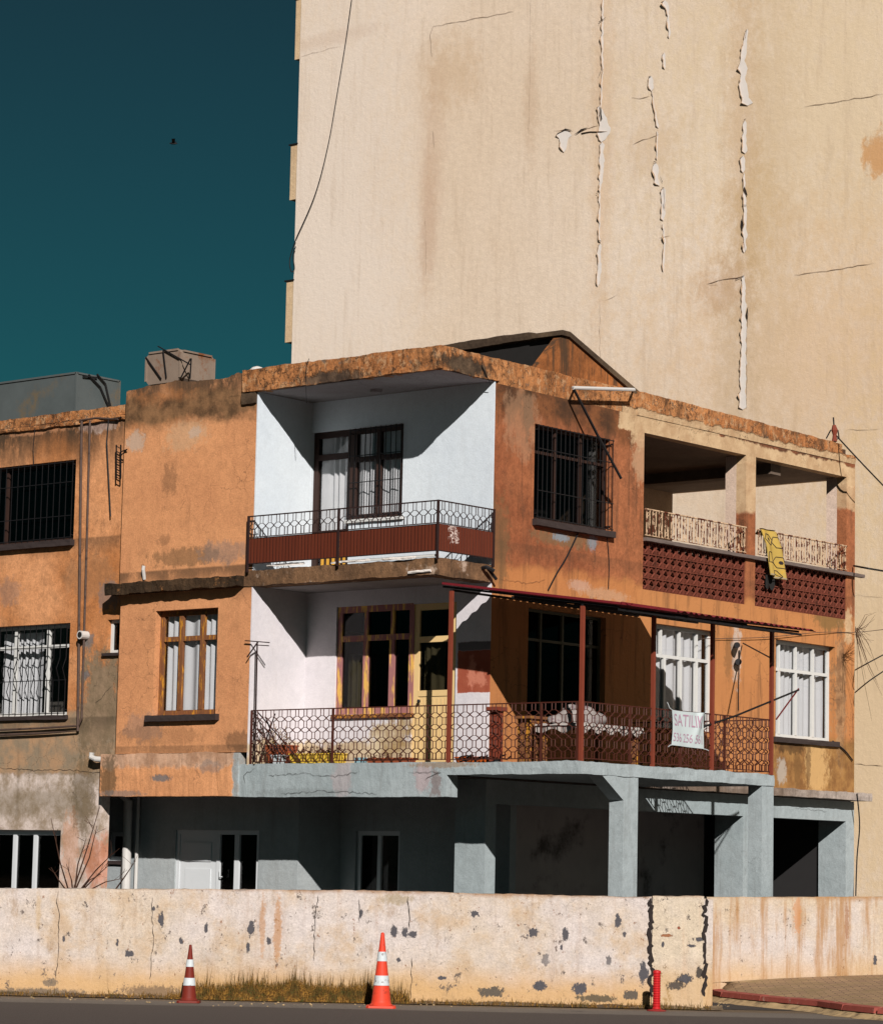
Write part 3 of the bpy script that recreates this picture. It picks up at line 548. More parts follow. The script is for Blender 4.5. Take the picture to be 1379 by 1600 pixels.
for nm,(a,b) in zip('ab',((5.14,8.03),(8.36,11.2))):
    m=MB(); n_=int((b-a)/.165); cw_=(b-a)/n_
    m.tube([S0(a,.02,7.52),S0(b,.02,7.52)],.016,6); m.tube([S0(a,.02,7.1),S0(b,.02,7.1)],.009,4)
    for i in range(n_):
        for q in (.24,.76): m.box(S0,a+(i+q)*cw_-.008,a+(i+q)*cw_+.008,.014,.026,7.1,7.51)
    for i in range(n_):
        u=a+(i+.5)*cw_; P=[]
        for k in range(25):
            t=k/24
            if t<.3: an=math.pi*(1.5-t/.3*1.6); P.append(S0(u+.0+.026*math.cos(an),.02,7.44+.03*math.sin(an)))
            elif t>.7: an=math.pi*(.9+(t-.7)/.3*1.6)*-1; P.append(S0(u-.0+.026*math.cos(an+math.pi),.02,7.17+.03*math.sin(an+math.pi)))
            else:
                q=(t-.3)/.4; P.append(S0(u-.03+.06*q,.02,7.42-.23*q))
        m.tube(P,.006,4)
    W(m,'terrace_railing',plain('rust_bitten_cream_paint',A(214,180,146,.85),.7,.3,14,A(92,44,28),(.47,.54)))
# rooftop hatch shed
m=MB(); gp=[(2.32,9.38),(2.95,10.0),(3.1,10.02),(4.75,9.38)]
m.prism(S0,gp,-.2,-.05); W(m,'shed_wall',m_gable)
m=MB(); m.prism(S0,[(2.9,10.02),(2.92,10.1),(3.12,10.1),(4.98,9.41),(4.86,9.36),(3.1,10.02)],-.6,.0)
W(m,'shed_roof',m_roofc)
m=MB(); m.rough(FY(2.92),-2.75,-.6,-.3,.0,lambda u:9.99+.02*(u+2),lambda u:10.13-.06*max(0,-u-1.9),.015,.01,.01,.08,31)
m.prism(FY(2.92),[(-2.75,9.4),(-2.6,9.4),(-2.6,10.0),(-2.75,10.0)],-2,-.05); m.bx(-2.6,-.6,3.22,4.9,9.7,9.78); W(m,'shed_roof',m_roofc)
m=MB(); m.bx(-2.6,-.25,3.02,3.08,9.02,10.0); W(m,'shed_dark_sheet',m_dark)  # black sheet in place of the shaded space under the shed roof
# front, middle storey
wf=(-5.85,-4.46,4.02,5.69)
m=MB(); m.wall(F0,-6.66,-3.75,3.42,5.985,-.2,0,[wf]); W(m,'wall',m_front)
window(F0,*wf,m_owood,(.34,.68),(.73,),.12,.085,curtain=(m_curt,-5.75,-4.55,4.05,5.62),sill=(.09,.09,.1),glassm=m_glass_c,cd=.05)
m=MB(); m.bx(-3.75,-3.73,0,1.26,3.22,6.0); W(m,'wall',m_white_low,label='white side wall of the lower balcony')
lw=(-3.1,-1.52,4.05,5.74); ld=(-1.52,-.66,3.22,5.72)
m=MB(); m.wall(FB,-3.75,-.2,3.22,6.0,-.15,0,[lw,ld]); m.box(FB,-.2,0,-.02,0,3.22,6.0); W(m,'wall',m_white_low,label='white back wall of the lower balcony with a painted brown square')
wo=window(FB,*lw,m_pink,(.38,.72),(.7,),.03,.1,sill=(.03,.05,.06),sillm=m_owood,curtain=(m_curt2,-2.95,-2.5,4.1,5.0),tcols=(.38,.72),cd=.05)
wo=window(FB,-1.52,-.66,3.22,5.72,m_ydoor,(),(.78,.45),.04,.1,name='door',curtain=(m_curt2,-1.4,-.95,4.4,5.2),cd=.05)
m=MB(); m.box(FB,-1.43,-.75,-.075,-.05,3.3,4.3); 
for i in range(8): m.box(FB,-1.41+i*.083,-1.345+i*.083,-.05,-.043,3.36,4.26)
m.build('door_panel',m_ydoor,wo)
m=MB(); m.lathe(FB(-1.36,.02,4.2),[(.02,0),(.028,.02),(.02,.05)],10); m.build('handle',m_metal,wo)
# slab under the upper floor seen inside lower notch
m=MB(); m.bx(-3.75,-.0,.3,1.26,5.985,5.998); W(m,'soffit',m_soffit)
# edge beam and floors
m=MB(); m.rough(F0,-6.97,-3.9,-.25,.03,2.745,lambda u:3.42+.01*math.sin(u*5),.012,.008,.012,.06,40); W(m,'edge_beam',m_beam)
m=MB(); m.rough(F0,-3.9,.26,-.25,.0,2.73,lambda u:3.235,.008,.006,.006,.06,41); W(m,'edge_beam',m_grey)
m_floor=stucco('darkened_balcony_floor',A(86,76,68),A(60,52,46),streak=0,mott=.3)  # colour darkened to bounce less light onto the wall under the awning
m=MB(); m.bx(-6.65,-.01,.25,11.4,3.03,3.2); m.bx(-.01,.26,.25,4.9,3.03,3.2); m.bx(.28,2.42,.3,4.8,3.205,3.212); W(m,'floor_slab',m_floor)
m=MB(); m.rough(F0,.26,2.70,-.25,.0,3.05,3.225,.012,.006,.008,.05,42); m.bx(.26,2.45,.25,4.88,3.05,3.2); m.rough(FX(2.7),.25,4.88,-.25,0,3.05,3.225,.015,.006,.01,.05,43); W(m,'balcony_slab',m_grey)
for F_,wd_,pl_ in ((F0,.006,([(420,1212),(470,1208),(520,1214),(560,1206)],[(400,1200),(380,1212),(384,1225)],[(640,1207),(690,1206),(665,1218)],[(440,1240),(500,1236),(590,1240)])),(S0,.004,([(780,905),(830,912),(850,905)],[(760,560),(790,575),(800,560)],[(1240,1262),(1290,1268)]))):
    for pts in pl_: m=MB(); m.crack(F_,[F_.px(*p) for p in pts],wd_,.012,.016,.05,seed=3); W(m,'crack',m_crack,fix=False)
# columns
def column(x0,x1,y0,y1,z1=3.05,label=None):
    m=MB(); m.bx(x0,x1,y0,y1,0,z1); W(m,'column',m_grey,label=label)
column(2.44,2.69,1.02,1.37,label='column under the balcony corner'); column(2.44,2.69,4.55,4.87,label='column under the far end of the balcony'); column(-.58,0,1.23,1.48,3.03,label='squat column under the house corner')
m=MB(); m.prism(FX(2.69),[(.5,3.05),(1.02,2.71),(1.02,3.05)],-.25,0); W(m,'haunch',m_grey)
m=MB(); m.bx(-.25,0,1.48,11.5,2.68,3.03); W(m,'side_beam',m_grey)
column(-.57,-.0,8.04,8.3,2.68); column(-.56,0,11.23,11.5,2.68,label='column at the right end of the house')
m=MB(); m.rough(S0,4.9,11.72,-.2,.24,3.045,lambda u:3.175,.015,.008,.01,.05,44); W(m,'ledge',stucco('white_stained_ledge',A(190,175,165,.95),A(130,110,95,.95),streak=.9,mott=.3,grime=A(70,58,48)))
# ground floor walls
FG=FY(1.2)
gd=FG.px(275,1300); gd2=FG.px(405,1300)
du0,du1=gd[0],gd2[0]; dz=FG.px(340,1297)[1]
sw=(FG.px(171,1300)[0],FG.px(200,1300)[0],FG.px(185,1345)[1],FG.px(185,1300)[1])
m_gwall=stucco('grey_ground_floor_plaster',A(172,176,176),A(160,166,168),grain=.06,grime=A(110,100,92),streak=.25,mott=.1)
m=MB(); m.wall(FG,-8.6,-3.76,0,3.03,-.15,0,[(du0,du1,0,dz),sw]); W(m,'wall',m_gwall,label='recessed grey wall on the ground floor')
m=MB(); m.bx(-3.76,-3.74,1.2,2.2,0,3.03); W(m,'wall',m_gwall)
FG3=FY(2.2); gw=(-4.1+.4,-3.0,.9,2.28)
m=MB(); m.wall(FG3,-3.74,-.3,0,3.03,-.15,0,[(-3.42,-2.5,0,2.27)]); W(m,'wall',m_gwall)
window(FG3,-3.42,-2.5,0.0,2.27,m_pvc,(.5,),(),.05,.07,name='door')
m=MB(); m.bx(-3.2,-3.05,2.35,11.3,0,3.03); W(m,'wall',plain('lightened_garage_plaster',A(176,168,164),.9,.25,2,A(90,82,78),(.5,.7)))  # paler than the other garage walls, its colour lifts the shade

# white double door
mid=FG.px(339,1350)[0]; mid2=FG.px(368,1350)[0]
wo=window(FG,du0,du1,0,dz,m_pvc,((mid-du0)/(du1-du0),),(),.03,.07,name='door',label='white panelled door with dark glazed side light')
m=MB(); m.box(FG,du0+.07,mid-.04,-.07,-.045,.05,dz-.07)
for (a,b) in ((.3,.95),(1.05,1.62),(1.74,dz-.2)): m.box(FG,du0+.2,mid-.17,-.045,-.03,a,b)
m.build('door_leaf',m_pvc,wo); m=MB(); m.box(FG,mid2-.05,mid2+.05,-.1,-.02,.0,dz-.07); m.tube([FG(mid+.1,-.02,1.5),FG(mid+.1,.03,1.5),FG(mid+.1,.03,1.62)],.012,6); m.build('mullion',m_pvc,wo)
window(FG,*sw,m_pvc,(),(),.05,.07,sill=(.1,.05,.06))
# drain pipes at ground floor
m=MB(); x=-7.3; p=[(FG.px(205,1246)[0]-.25,.95,3.0),(FG.px(208,1262)[0]-.1,.98,2.85),(FG.px(210,1275)[0],1.05,2.7),(FG.px(210,1275)[0],1.08,0)]
m.tube(p,.075,12); m.tube([(p[3][0]+.17,1.12,2.9),(p[3][0]+.17,1.12,0)],.03,8); W(m,'downpipe',m_wpipe,smooth=False)
# rest of the shell
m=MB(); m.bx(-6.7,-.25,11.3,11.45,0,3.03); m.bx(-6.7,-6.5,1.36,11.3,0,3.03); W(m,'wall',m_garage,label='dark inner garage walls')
m=MB(); m.bx(-6.7,-6.5,.35,11.5,3.03,9.3); m.bx(-6.5,-.2,11.4,11.5,3.03,6.22); m.bx(-6.5,-4.1,11.4,11.5,6.22,9.0); m.bx(-4.1,-.2,11.4,11.5,8.76,9.3); W(m,'wall',m_side,label='rear and far walls of the house')
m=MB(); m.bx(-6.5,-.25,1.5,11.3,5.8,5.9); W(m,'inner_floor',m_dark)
# ---------------------------------------------------------------- balcony railings
def lattice(mb,F,u0,u1,n,z0,z1,per=.175,knots=4,th=.0092,kh=.075):
    k=max(2,round((u1-u0)/per)); per=(u1-u0)/k; H_=z1-z0; vh=(H_-knots*kh)/(knots+1)
    for i in range(k):
        c=u0+(i+.5)*per
        for sg in (-1,1):
            P=[F(c+sg*.18*per,n,z0)]; z=z0
            for q in range(knots):
                z+=vh; P+=[F(c+sg*.18*per,n,z),F(c+sg*.475*per,n,z+kh*.42),F(c+sg*.475*per,n,z+kh*.58),F(c+sg*.18*per,n,z+kh)]; z+=kh
            P.append(F(c+sg*.18*per,n,z1)); mb.tube(P,th,4)
        z=z0
        for q in range(knots):
            z+=vh
            for zz in (z,z+kh): mb.tube([F(c-.18*per,n,zz),F(c+.18*per,n,zz)],th*.55,4)
            z+=kh
def frame_rail(mb,F,u0,u1,n,z0,z1,t=.012): 
    mb.tube([F(u0,n,z1),F(u1,n,z1)],t,4); mb.tube([F(u0,n,z0),F(u1,n,z0)],t*.8,4)
m=MB(); frame_rail(m,F0,-3.72,2.64,-.04,3.27,4.06); lattice(m,F0,-3.70,.24,-.04,3.27,4.05,.175,4); lattice(m,F0,.28,2.62,-.04,3.27,4.05,.175,4)
for u in (-3.71,-2.02,.26,1.95,2.6): m.box(F0,u-.014,u+.014,-.054,-.026,3.2,4.06)
R1=W(m,'balcony_railing',m_rail,label='front run of rusty lattice railing on the lower balcony')
m=MB(); FR=FX(2.65); frame_rail(m,FR,.04,4.86,0,3.27,4.06); lattice(m,FR,.07,4.84,0,3.27,4.05,.175,4)
for u in (1.2,2.45,3.6,4.83): m.box(FR,u-.015,u+.015,-.015,.015,3.2,4.06)
W(m,'balcony_railing',m_rail,label='side run of rusty lattice railing on the lower balcony')
m=MB(); FE=FY(4.84); frame_rail(m,FE,.02,2.62,0,3.27,4.06); lattice(m,FE,.05,2.6,0,3.27,4.05,.175,4); W(m,'balcony_railing',m_rail,label='end run of rusty lattice railing on the lower balcony')
# upper railing
m=MB(); n_=.08; frame_rail(m,F0,-3.78,.06,n_,6.33,7.07,.013); m.tube([F0(-3.78,n_,6.74),F0(.06,n_,6.74)],.01,4)
lattice(m,F0,-3.76,.04,n_,6.75,7.06,.17,1,.008,.085)
for u in (-3.78,-1.9,.06): m.box(F0,u-.016,u+.016,n_-.016,n_+.016,6.2,7.08)
FS=FX(.07); frame_rail(m,FS,-.08,1.22,0,6.33,7.07,.013); m.tube([FS(-.08,0,6.74),FS(1.22,0,6.74)],.01,4); lattice(m,FS,-.05,1.2,0,6.75,7.06,.155,1,.008,.085); m.box(FS,1.2,1.23,-.015,.015,6.2,7.08)
UR=W(m,'balcony_railing',m_rail_d,label='dark railing with brown slat panels on the upper balcony')
m=MB(); m.box(F0,-3.77,-1.92,n_-.02,n_-.012,6.34,6.73); m.box(F0,-1.88,.04,n_-.02,n_-.012,6.34,6.73); m.box(FS,-.06,1.2,-.012,-.004,6.34,6.73); m.build('panel',m_panel,UR)
# small bits fixed to the house ------------------------------------------------
def S(x,y,n=0): u,z=S0.px(x,y,n); return S0(u,n,z)
def Fp(x,y,n=0): u,z=F0.px(x,y,n); return F0(u,n,z)
ab=thing('awning_bracket','white roller tube with black strut above barred side window','bracket',S(960,690))
m=MB(); m.tube([S(895,606,.25),S(990,609,.25)],.03,8); m.build('roller_tube',m_wpipe,ab)
m=MB(); m.tube([S(896,608,.25),S(932,678,.3),S(970,748,.5)],.022,4); m.tube([S(895,606,.25),S(895,612,0)],.02,4); m.tube([S(988,609,.25),S(988,612,0)],.02,4); m.build('strut',m_metal,ab)
sb=thing('clothes_line_bracket','rusty T shaped clothes line bracket on the lower balcony corner post','bracket',Fp(401,1190,.1))
m=MB(); m.tube([Fp(398,1190,.06),Fp(402,1003,.06)],.012,4); m.tube([Fp(383,1001,.06),Fp(421,1004,.06)],.011,4); m.tube([Fp(403,1008,.06),Fp(420,1009,.06)],.01,4); m.tube([Fp(403,1003,.06),Fp(386,1027,.1)],.011,4); m.build('arm',m_rail_d,sb)
pl=tag((lambda m:(m.tube([S(1150,1008,.02),S(1151,1008,.2)],.05,10),m.tube([S(1152,1035,.02),S(1153,1034,.14)],.055,10),m.tube([S(1154,1016,.03),S(1154,1036,.03)],.012,5),m)[-1])(MB()).build('wall_lamp',m_metal),'broken black wall lamp on white plaster scar between the side windows','lamp')
spout=tag((lambda m:(m.tube([Fp(226,905,.0),Fp(224,890,.06),Fp(225,884,.06)],.03,8),m)[-1])(MB()).build('drain_spout',m_wpipe),'small pale drain spout above the mossy ledge','pipe')
sp2=tag((lambda m:(m.tube([S(752,888,0),S(760,886,.12),S(772,892,.2)],.03,6),m.tube([S(762,888,.1),S(775,905,.12)],.025,6),m)[-1])(MB()).build('pipe_stub',m_metal),'short broken black pipe stub at the upper balcony floor corner','pipe')
# ================================================================== AWNING
AW=thing('balcony_awning','dark red corrugated sheet awning on rust red posts over the lower balcony','awning',(1.4,2.5,3.2))
ax0,ax1,ay0,ay1=.12,3.38,-.02,4.95
def az(x): return 5.85-.135*(x-.12)
m=MB(); nx=36; ny=150
def afn(s,t):
    y=ay0+(ay1-ay0)*t; x=ax0+(ax1-ax0)*s+ (.02*math.sin(y*9)+.02*mn.noise(Vector((y*5,0,0))))*(s>.98)*(1)
    return Vector((x,y,az(x)+.016*math.sin(y*2*math.pi/.16)-.0*s))
m.grid(afn,nx,ny); m.grid(lambda s,t:afn(s,t)-Vector((0,0,.004)),nx,ny)
m.build('sheet',plain('faded_dark_red_sheet',A(110,32,40,.6),.6,.3,6,A(60,25,25),(.5,.7)),AW,smooth=True,fix=False)
m=MB(); m.add([Vector(p) for p in ((ax0,ay0-.01,az(ax0)-.02),(ax1,ay0-.01,az(ax1)-.02),(ax1,ay0-.01,az(ax1)+.012),(ax0,ay0-.01,az(ax0)+.012),(ax0,ay0+.02,az(ax0)-.02),(ax1,ay0+.02,az(ax1)-.02),(ax1,ay0+.02,az(ax1)+.012),(ax0,ay0+.02,az(ax0)+.012))],[(0,1,2,3),(4,5,6,7),(0,1,5,4),(2,3,7,6),(0,3,7,4),(1,2,6,5)])
m.box(FX(ax1),-.03,1.3,-.005,.012,az(ax1)-.02,az(ax1)+.02); m.build('trim',plain('crimson_trim_paint',A(120,34,42,.85),.5,.2,9),AW)
m=MB(); 
for y in (.03,1.7,3.2,4.6): m.tube([(.1,y,az(.1)-.05),(3.3,y,az(3.3)-.05)],.022,4)
for x in (.26,1.4,2.66,3.3): m.tube([(x,.02,az(x)-.09),(x,4.66,az(x)-.09)],.022,4)
m.tube([(2.66,4.6,az(2.66)-.09),(2.66,4.9,az(2.66)-.09)],.02,4)
m.build('frame',m_metal,AW)
for (x,y,zb) in ((.26,.03,3.22),(2.66,.04,3.22),(2.66,1.75,3.22),(2.66,3.25,3.22),(2.66,4.84,3.22)):
    m=MB(); m.bx(x-.026,x+.026,y-.026,y+.026,zb,az(x)-.1); m.build('post',m_post,AW)
m=MB(); m.tube([S(1160,1005,.05),(2.66,4.84,5.0)],.012,5); m.build('tie_rod',m_metal,AW)
# drying rack pole on the end rail (black pole + red strut)
dr=thing('clothes_pole','black pole and thin red strut angled out from end of the balcony','pole',(2.6,4.84,4.0))
E1=FX(2.66)
def Ep(x,y,n=0): u,z=E1.px(x,y,n); return E1(u,n,z)
m=MB(); m.tube([Ep(1100,1135),Ep(1150,1118),Ep(1247,1078)],.016,5); m.build('pole',m_metal,dr)
m=MB(); m.tube([Ep(1212,1124),Ep(1247,1076)],.013,5); m.build('strut',plain('red_strut_paint',A(110,40,40,.95),.6,.2),dr)
# ================================================================== BALCONY CONTENTS
# FOR SALE banner
u0,zt=FR.px(1046,1109); u1,_=FR.px(1096,1115); zb=FR.px(1044,1164)[1]
bn=thing('sale_banner','white cloth banner with pink SATILIK lettering tied to the lower balcony railing','banner',FR((u0+u1)/2,.03,zb))
bw=u1-u0; bh=zt-zb
def bsurf(s,t): 
    fold=.05*math.exp(-((s-.62-.3*t)/.09)**2)*t+.012*math.sin(s*9+t*3)
    return FR(u0+bw*s+.01*math.sin(t*3),.035+fold,zb+bh*t-.02*s*(1-t)-.03*math.sin(math.pi*s)*(t>.97)*.3)
m=MB(); m.grid(bsurf,40,30); m.grid(lambda s,t:bsurf(s,t)-FR.n*.003,40,30)
m.build('cloth',plain('white_banner_cloth',A(205,214,214,.9),.8,.08,6),bn,smooth=True,fix=False)
m_pinkink=plain('faded_pink_ink',A(188,146,166,.9),.8,.25,20)
def text(s_,u,z,w_,h_,name,parent,mat):
    cu=bpy.data.curves.new('lettering','FONT'); cu.body=s_; cu.size=1; ob=bpy.data.objects.new('lettering_tmp',cu); COL.objects.link(ob)
    bpy.context.view_layer.update(); me=bpy.data.meshes.new_from_object(ob.evaluated_get(bpy.context.evaluated_depsgraph_get())); bpy.data.objects.remove(ob)
    b=bmesh.new(); b.from_mesh(me); bmesh.ops.subdivide_edges(b,edges=[e for e in b.edges if e.calc_length()>.2],cuts=3); bmesh.ops.triangulate(b,faces=b.faces[:])
    xs=[v.co.x for v in b.verts]; ys=[v.co.y for v in b.verts]; X0,X1,Y0,Y1=min(xs),max(xs),min(ys),max(ys); off=wloc(parent)
    for v in b.verts:
        s=u+w_*(v.co.x-X0)/(X1-X0); t=z+h_*(v.co.y-Y0)/(Y1-Y0); v.co=bsurf(s,t)+FR.n*.004-off
    b.to_mesh(me); b.free(); me.materials.append(mat); o=bpy.data.objects.new(name,me); COL.objects.link(o); o.parent=parent
text('SATILIK',.06,.56,.86,.34,'lettering',bn,m_pinkink); text('536 256 561',.03,.12,.9,.24,'lettering',bn,m_pinkink)
m=MB()
for s,t,dx,dz_ in ((0,1,-.12,.1),(1,1,.05,.03),(0,0,-.08,-.03),(1,0,.12,-.02)):
    m=MB(); p=bsurf(s,t); m.tube([p,p+FR.u*dx*.5+Vector((0,0,dz_*.2)),p+FR.u*dx+Vector((0,0,dz_))],.007,5); m.build('string',m_cone_w,bn)
# yellow rug over the terrace rail
ru0=S0.px(1183,830)[0]; ru1=S0.px(1205,835)[0]+.03; rz1=7.55; rz0=S0.px(1207,905)[1]
RG=thing('hanging_rug','yellow rug with dark diamond pattern hung over the terrace railing','rug',S0((ru0+ru1)/2,.1,rz0))
def rs(s,t):   # t 0 top .. 1 bottom
    sh=.16*t; n_=.06+.05*math.sin(s*8.5+.6)*(.3+t)+.07*min(1,t*3)
    return S0(ru0+sh+(ru1-ru0)*s*(1+.12*t),n_,rz1-(rz1-rz0)*t*(.93+.07*s)-.02)
m=MB(); m.grid(rs,40,50); m.grid(lambda s,t:rs(s,t)-S0.n*.012,40,50); m.grid(lambda s,t:S0(ru0+(ru1-ru0)*s,-.06+(.12+.05*math.sin(s*8.5+.6)*.3)*t,rz1-.1*(1-t)**2+.0),40,6); m.build('cloth',plain('mustard_rug_pile',A(196,164,84,.95),.95,.2,7,A(205,160,60),(.5,.7)),RG,smooth=True,fix=False)
m=MB()
def rpoly(cs,ct,rs_,rt_,w=.014,close=True,k=6,ph=0):
    pts=[(cs+rs_*math.cos(2*math.pi*i/k+ph),ct+rt_*math.sin(2*math.pi*i/k+ph)) for i in range(k+(1 if close else 0))]
    P=[]
    for a,b in zip(pts,pts[1:]):
        for q in range(6): P.append((a[0]+(b[0]-a[0])*q/6,a[1]+(b[1]-a[1])*q/6))
    P.append(pts[-1]); P=[p for p in P if .01<p[0]<.99 and .01<p[1]<.97]
    if len(P)>2: m.tube([rs(*p)+S0.n*.004 for p in P],w,4)
for cs,ct in ((.3,.2),(.8,.24),(.15,.6),(.75,.66),(.45,.95)): rpoly(cs,ct,.28,.13,.007)
for cs,ct in ((.3,.2),(.75,.66)):
    for q in range(5): rpoly(cs,ct,.07-.012*q,.03-.006*q,.008)
m.build('pattern',plain('dark_rug_yarn',A(62,52,52,.9),.95,.2),RG)
m=MB(); m.grid(lambda s,t:rs(s,.965+.03*t)+S0.n*.003,40,2); m.build('fringe',plain('grey_rug_fringe',A(160,145,120),.95,.2),RG,fix=False)
m=MB(); n2=S0.px(1185,900)
m.grid(lambda s,t:S0(ru0+.2+.28*s,.03+.02*math.sin(s*9),rz0+.05-(.2+.05*math.sin(s*11))*t),14,6); tag(m.build('dark_cloth',m_dark,fix=False),'black rag hanging just below the yellow rug','cloth')
# table with bundle
TBX=(1.55,2.35,.45,1.9); tz=3.78
TT=thing('balcony_table','wooden table behind the lattice railing covered with a white cloth','table',(1.95,1.2,3.21))
m=MB(); m.bx(TBX[0],TBX[1],TBX[2],TBX[3],tz-.04,tz); m.build('tabletop',m_owood,TT)
for x in (1.62,2.28):
    for y in (.52,1.82): q=MB(); q.bx(x-.04,x+.04,y-.04,y+.04,3.215,tz-.04); q.build('leg',m_owood,TT)
m=MB()
def cl(s,t):
    x=TBX[0]-.03+(TBX[1]-TBX[0]+.06)*s; y=TBX[2]-.04+(TBX[3]-TBX[2]+.08)*t
    e=max(0,(x-TBX[1])/.03,(TBX[2]-y)/.04); return Vector((x,y,tz+.012-.11*min(1,e)*(1+.3*math.sin(y*20+x*15))+.004*math.sin(x*20)))
m.grid(cl,30,40); tag(m.build('tablecloth',plain('white_table_linen',A(172,162,156),.9,.1,9,A(190,170,160),(.6,.7)),smooth=True,fix=False),'white cloth spread over the balcony table','tablecloth')
m=MB()
def bl(s,t):
    th=s*2*math.pi; ph=t*math.pi/2; r_=1+.25*mn.noise(Vector((math.cos(th)*1.7,math.sin(th)*1.7,t*3)))
    return Vector((1.92+.33*math.cos(th)*math.cos(ph)*r_,.95+.5*math.sin(th)*math.cos(ph)*r_,tz+.02+.24*math.sin(ph)*r_))
m.grid(bl,40,14); tag(m.build('laundry_heap',plain('patterned_laundry',A(152,142,138),.9,.2,14,A(110,90,100),(.55,.62)),smooth=True,fix=False),'crumpled heap of pale patterned laundry on the balcony table','laundry')
# cabinet & boiler behind the rail
m=MB(); m.bx(1.28,1.5,.35,.75,3.215,3.86); m.bx(1.24,1.54,.31,.79,3.86,3.9); tag(m.build('cupboard',m_owood),'small brown wooden cupboard beside the table on the lower balcony','cupboard')
m=MB(); m.bx(.88,1.02,.2,.34,3.215,4.02); m.bx(.84,1.06,.16,.38,3.97,4.03); tag(m.build('wooden_stand',m_post),'narrow rust brown stand behind the front lattice railing','stand')
m=MB(); rr=random.Random(12)
for i in range(9):
    x=.3+rr.random()*.75; P=[Vector((x+rr.uniform(-.05,.05),.12+rr.uniform(-.03,.05),3.23+k*.012+rr.uniform(0,.06))) for k in range(5)]; m.tube([P[k]+Vector((k*.07,0,0)) for k in range(5)],.012,5)
tag(m.build('tangled_hose',m_metal),'tangle of black hose on the balcony floor by the pier','hose')
# planters
def planter(cx0,cx1,y0,y1,h,mat,label,plant=None,group=None,z=3.215,taper=.02):
    t=thing('planter',label,'planter',((cx0+cx1)/2,(y0+y1)/2,z),group)
    m=MB(); w=taper; P=[(cx0+w,y0+w,z),(cx1-w,y0+w,z),(cx1-w,y1-w,z),(cx0+w,y1-w,z),(cx0,y0,z+h),(cx1,y0,z+h),(cx1,y1,z+h),(cx0,y1,z+h)]
    m.add(P,[(0,1,2,3),(4,5,6,7),(0,1,5,4),(1,2,6,5),(2,3,7,6),(3,0,4,7)]); m.bx(cx0-.012,cx1+.012,y0-.012,y1+.012,z+h+.001,z+h+.022); m.build('trough',mat,t)
    if plant:
        q=MB(); rr=random.Random(int(cx0*100))
        for i in range(plant[0]):
            b=Vector((rr.uniform(cx0+.03,cx1-.03),rr.uniform(y0,y1),z+h)); hh=rr.uniform(.3,1)*plant[1]; e=b+Vector((rr.uniform(-.08,.08),rr.uniform(-.06,.06),hh)); q.tube([b,(b+e)/2+Vector((rr.uniform(-.03,.03),0,0)),e],.004,3)
            for k in range(6):
                c=b.lerp(e,rr.random()); d=Vector((rr.uniform(-1,1),rr.uniform(-1,1),rr.uniform(-.6,.8)))*.035; s2=Vector((rr.uniform(-1,1),rr.uniform(-1,1),rr.uniform(-1,1)))*.016; q.add([c,c+d*.5+s2,c+d,c+d*.5-s2],[(0,1,2,3)])
        q.build('dry_plant',plant[2],t,fix=False)
    return t
m_dry=plain('dead_plant_leaves',A(92,58,44),.9,.4,20); m_dryg=plain('withered_leaves',A(130,100,45),.9,.4,20)
def XB(x): return FY(.25).px(x,1185)[0]
planter(XB(457),XB(532),.18,.4,.16,plain('yellow_plastic',A(232,190,72),.5,.15,9),'long yellow trough of dead plants on the lower balcony',(60,.16,m_dry))
planter(XB(417),XB(448),.2,.5,.3,m_terp,'tall brown pot with spindly plant at the left end of the lower balcony',(14,.4,m_dryg),taper=.05)
planter(XB(434),XB(452),.1,.2,.14,m_cone_w,'small white plastic pot in front of the brown pot',taper=.03)
planter(XB(575),XB(640),.22,.4,.08,m_terp,'low terracotta trough nearest the middle rail post',(12,.1,m_dry))
planter(XB(713),XB(757),.22,.4,.08,plain('orange_plastic',A(205,95,35),.6,.2),'low bright orange trough in front of the painted pier')
m=MB(); m.bx(XB(564),XB(577),.1,.2,3.215,3.32); tag(m.build('tin_can',plain('pale_blue_tin',A(150,190,200),.4,.3,30,A(60,60,70),(.5,.6))),'small pale blue tin between the troughs','tin')
rk=MB()
for (a,b) in (((402,1112),(470,1190)),((402,1140),(450,1190)),((430,1115),(405,1190)),((415,1120),(440,1188))): rk.tube([FY(.12)(FY(.12).px(*a)[0],0,FY(.12).px(*a)[1]),FY(.12)(FY(.12).px(*b)[0],0,FY(.12).px(*b)[1])],.011,5)
tag(rk.build('drying_rack',m_rail_d),'thin dark folding drying rack leaning at left end of lower balcony','rack')
# ================================================================== LEFT WING
WG=thing('apartment_wing','weathered orange and grey block joined to the left of the corner house','building',(-10,4,0))
uwin=(-11.6,WY.px(118,760)[0],6.98,8.32); mwin=(-11.6,WY.px(108,1040)[0],4.08,5.60); swin=(WY.px(168,990)[0],-6.55,WY.px(176,1020)[1],WY.px(176,968)[1]); gwin=(-11.6,WY.px(94,1340)[0],.95,2.2)
m=MB(); m.wall(WY,-16,-6.7,0,8.98,-.2,0,[uwin,mwin,(swin[0],-6.7,swin[2],swin[3]),gwin,(-7.12,-6.7,0,2.92)]); m.build('wall',m_wing,WG)
window(WY,*uwin,m_bframe,(.5,),(),.12,.05,parent=WG,sill=(.03,.1,.1),grille=(24,(.03,.3,.72,.97),.0),proud=.05)
window(WY,*mwin,m_wframe,(.35,.6,.82),(.76,),.12,.06,parent=WG,sill=(.03,.06,.07),grille=(24,(.02,.38,.74,.98),.12),proud=.05,glassm=m_glass_c,curtain=(m_curt,-9.9,-8.9,4.1,5.5),label='barred white framed window with net curtain')
window(WY,swin[0],-6.6,swin[2],swin[3],m_wframe,(),(),.08,.05,parent=WG,sill=(.06,.06,.05))
window(WY,*gwin,m_pvc,(.52,.66,.8),(),.1,.08,parent=WG,curtain=None)
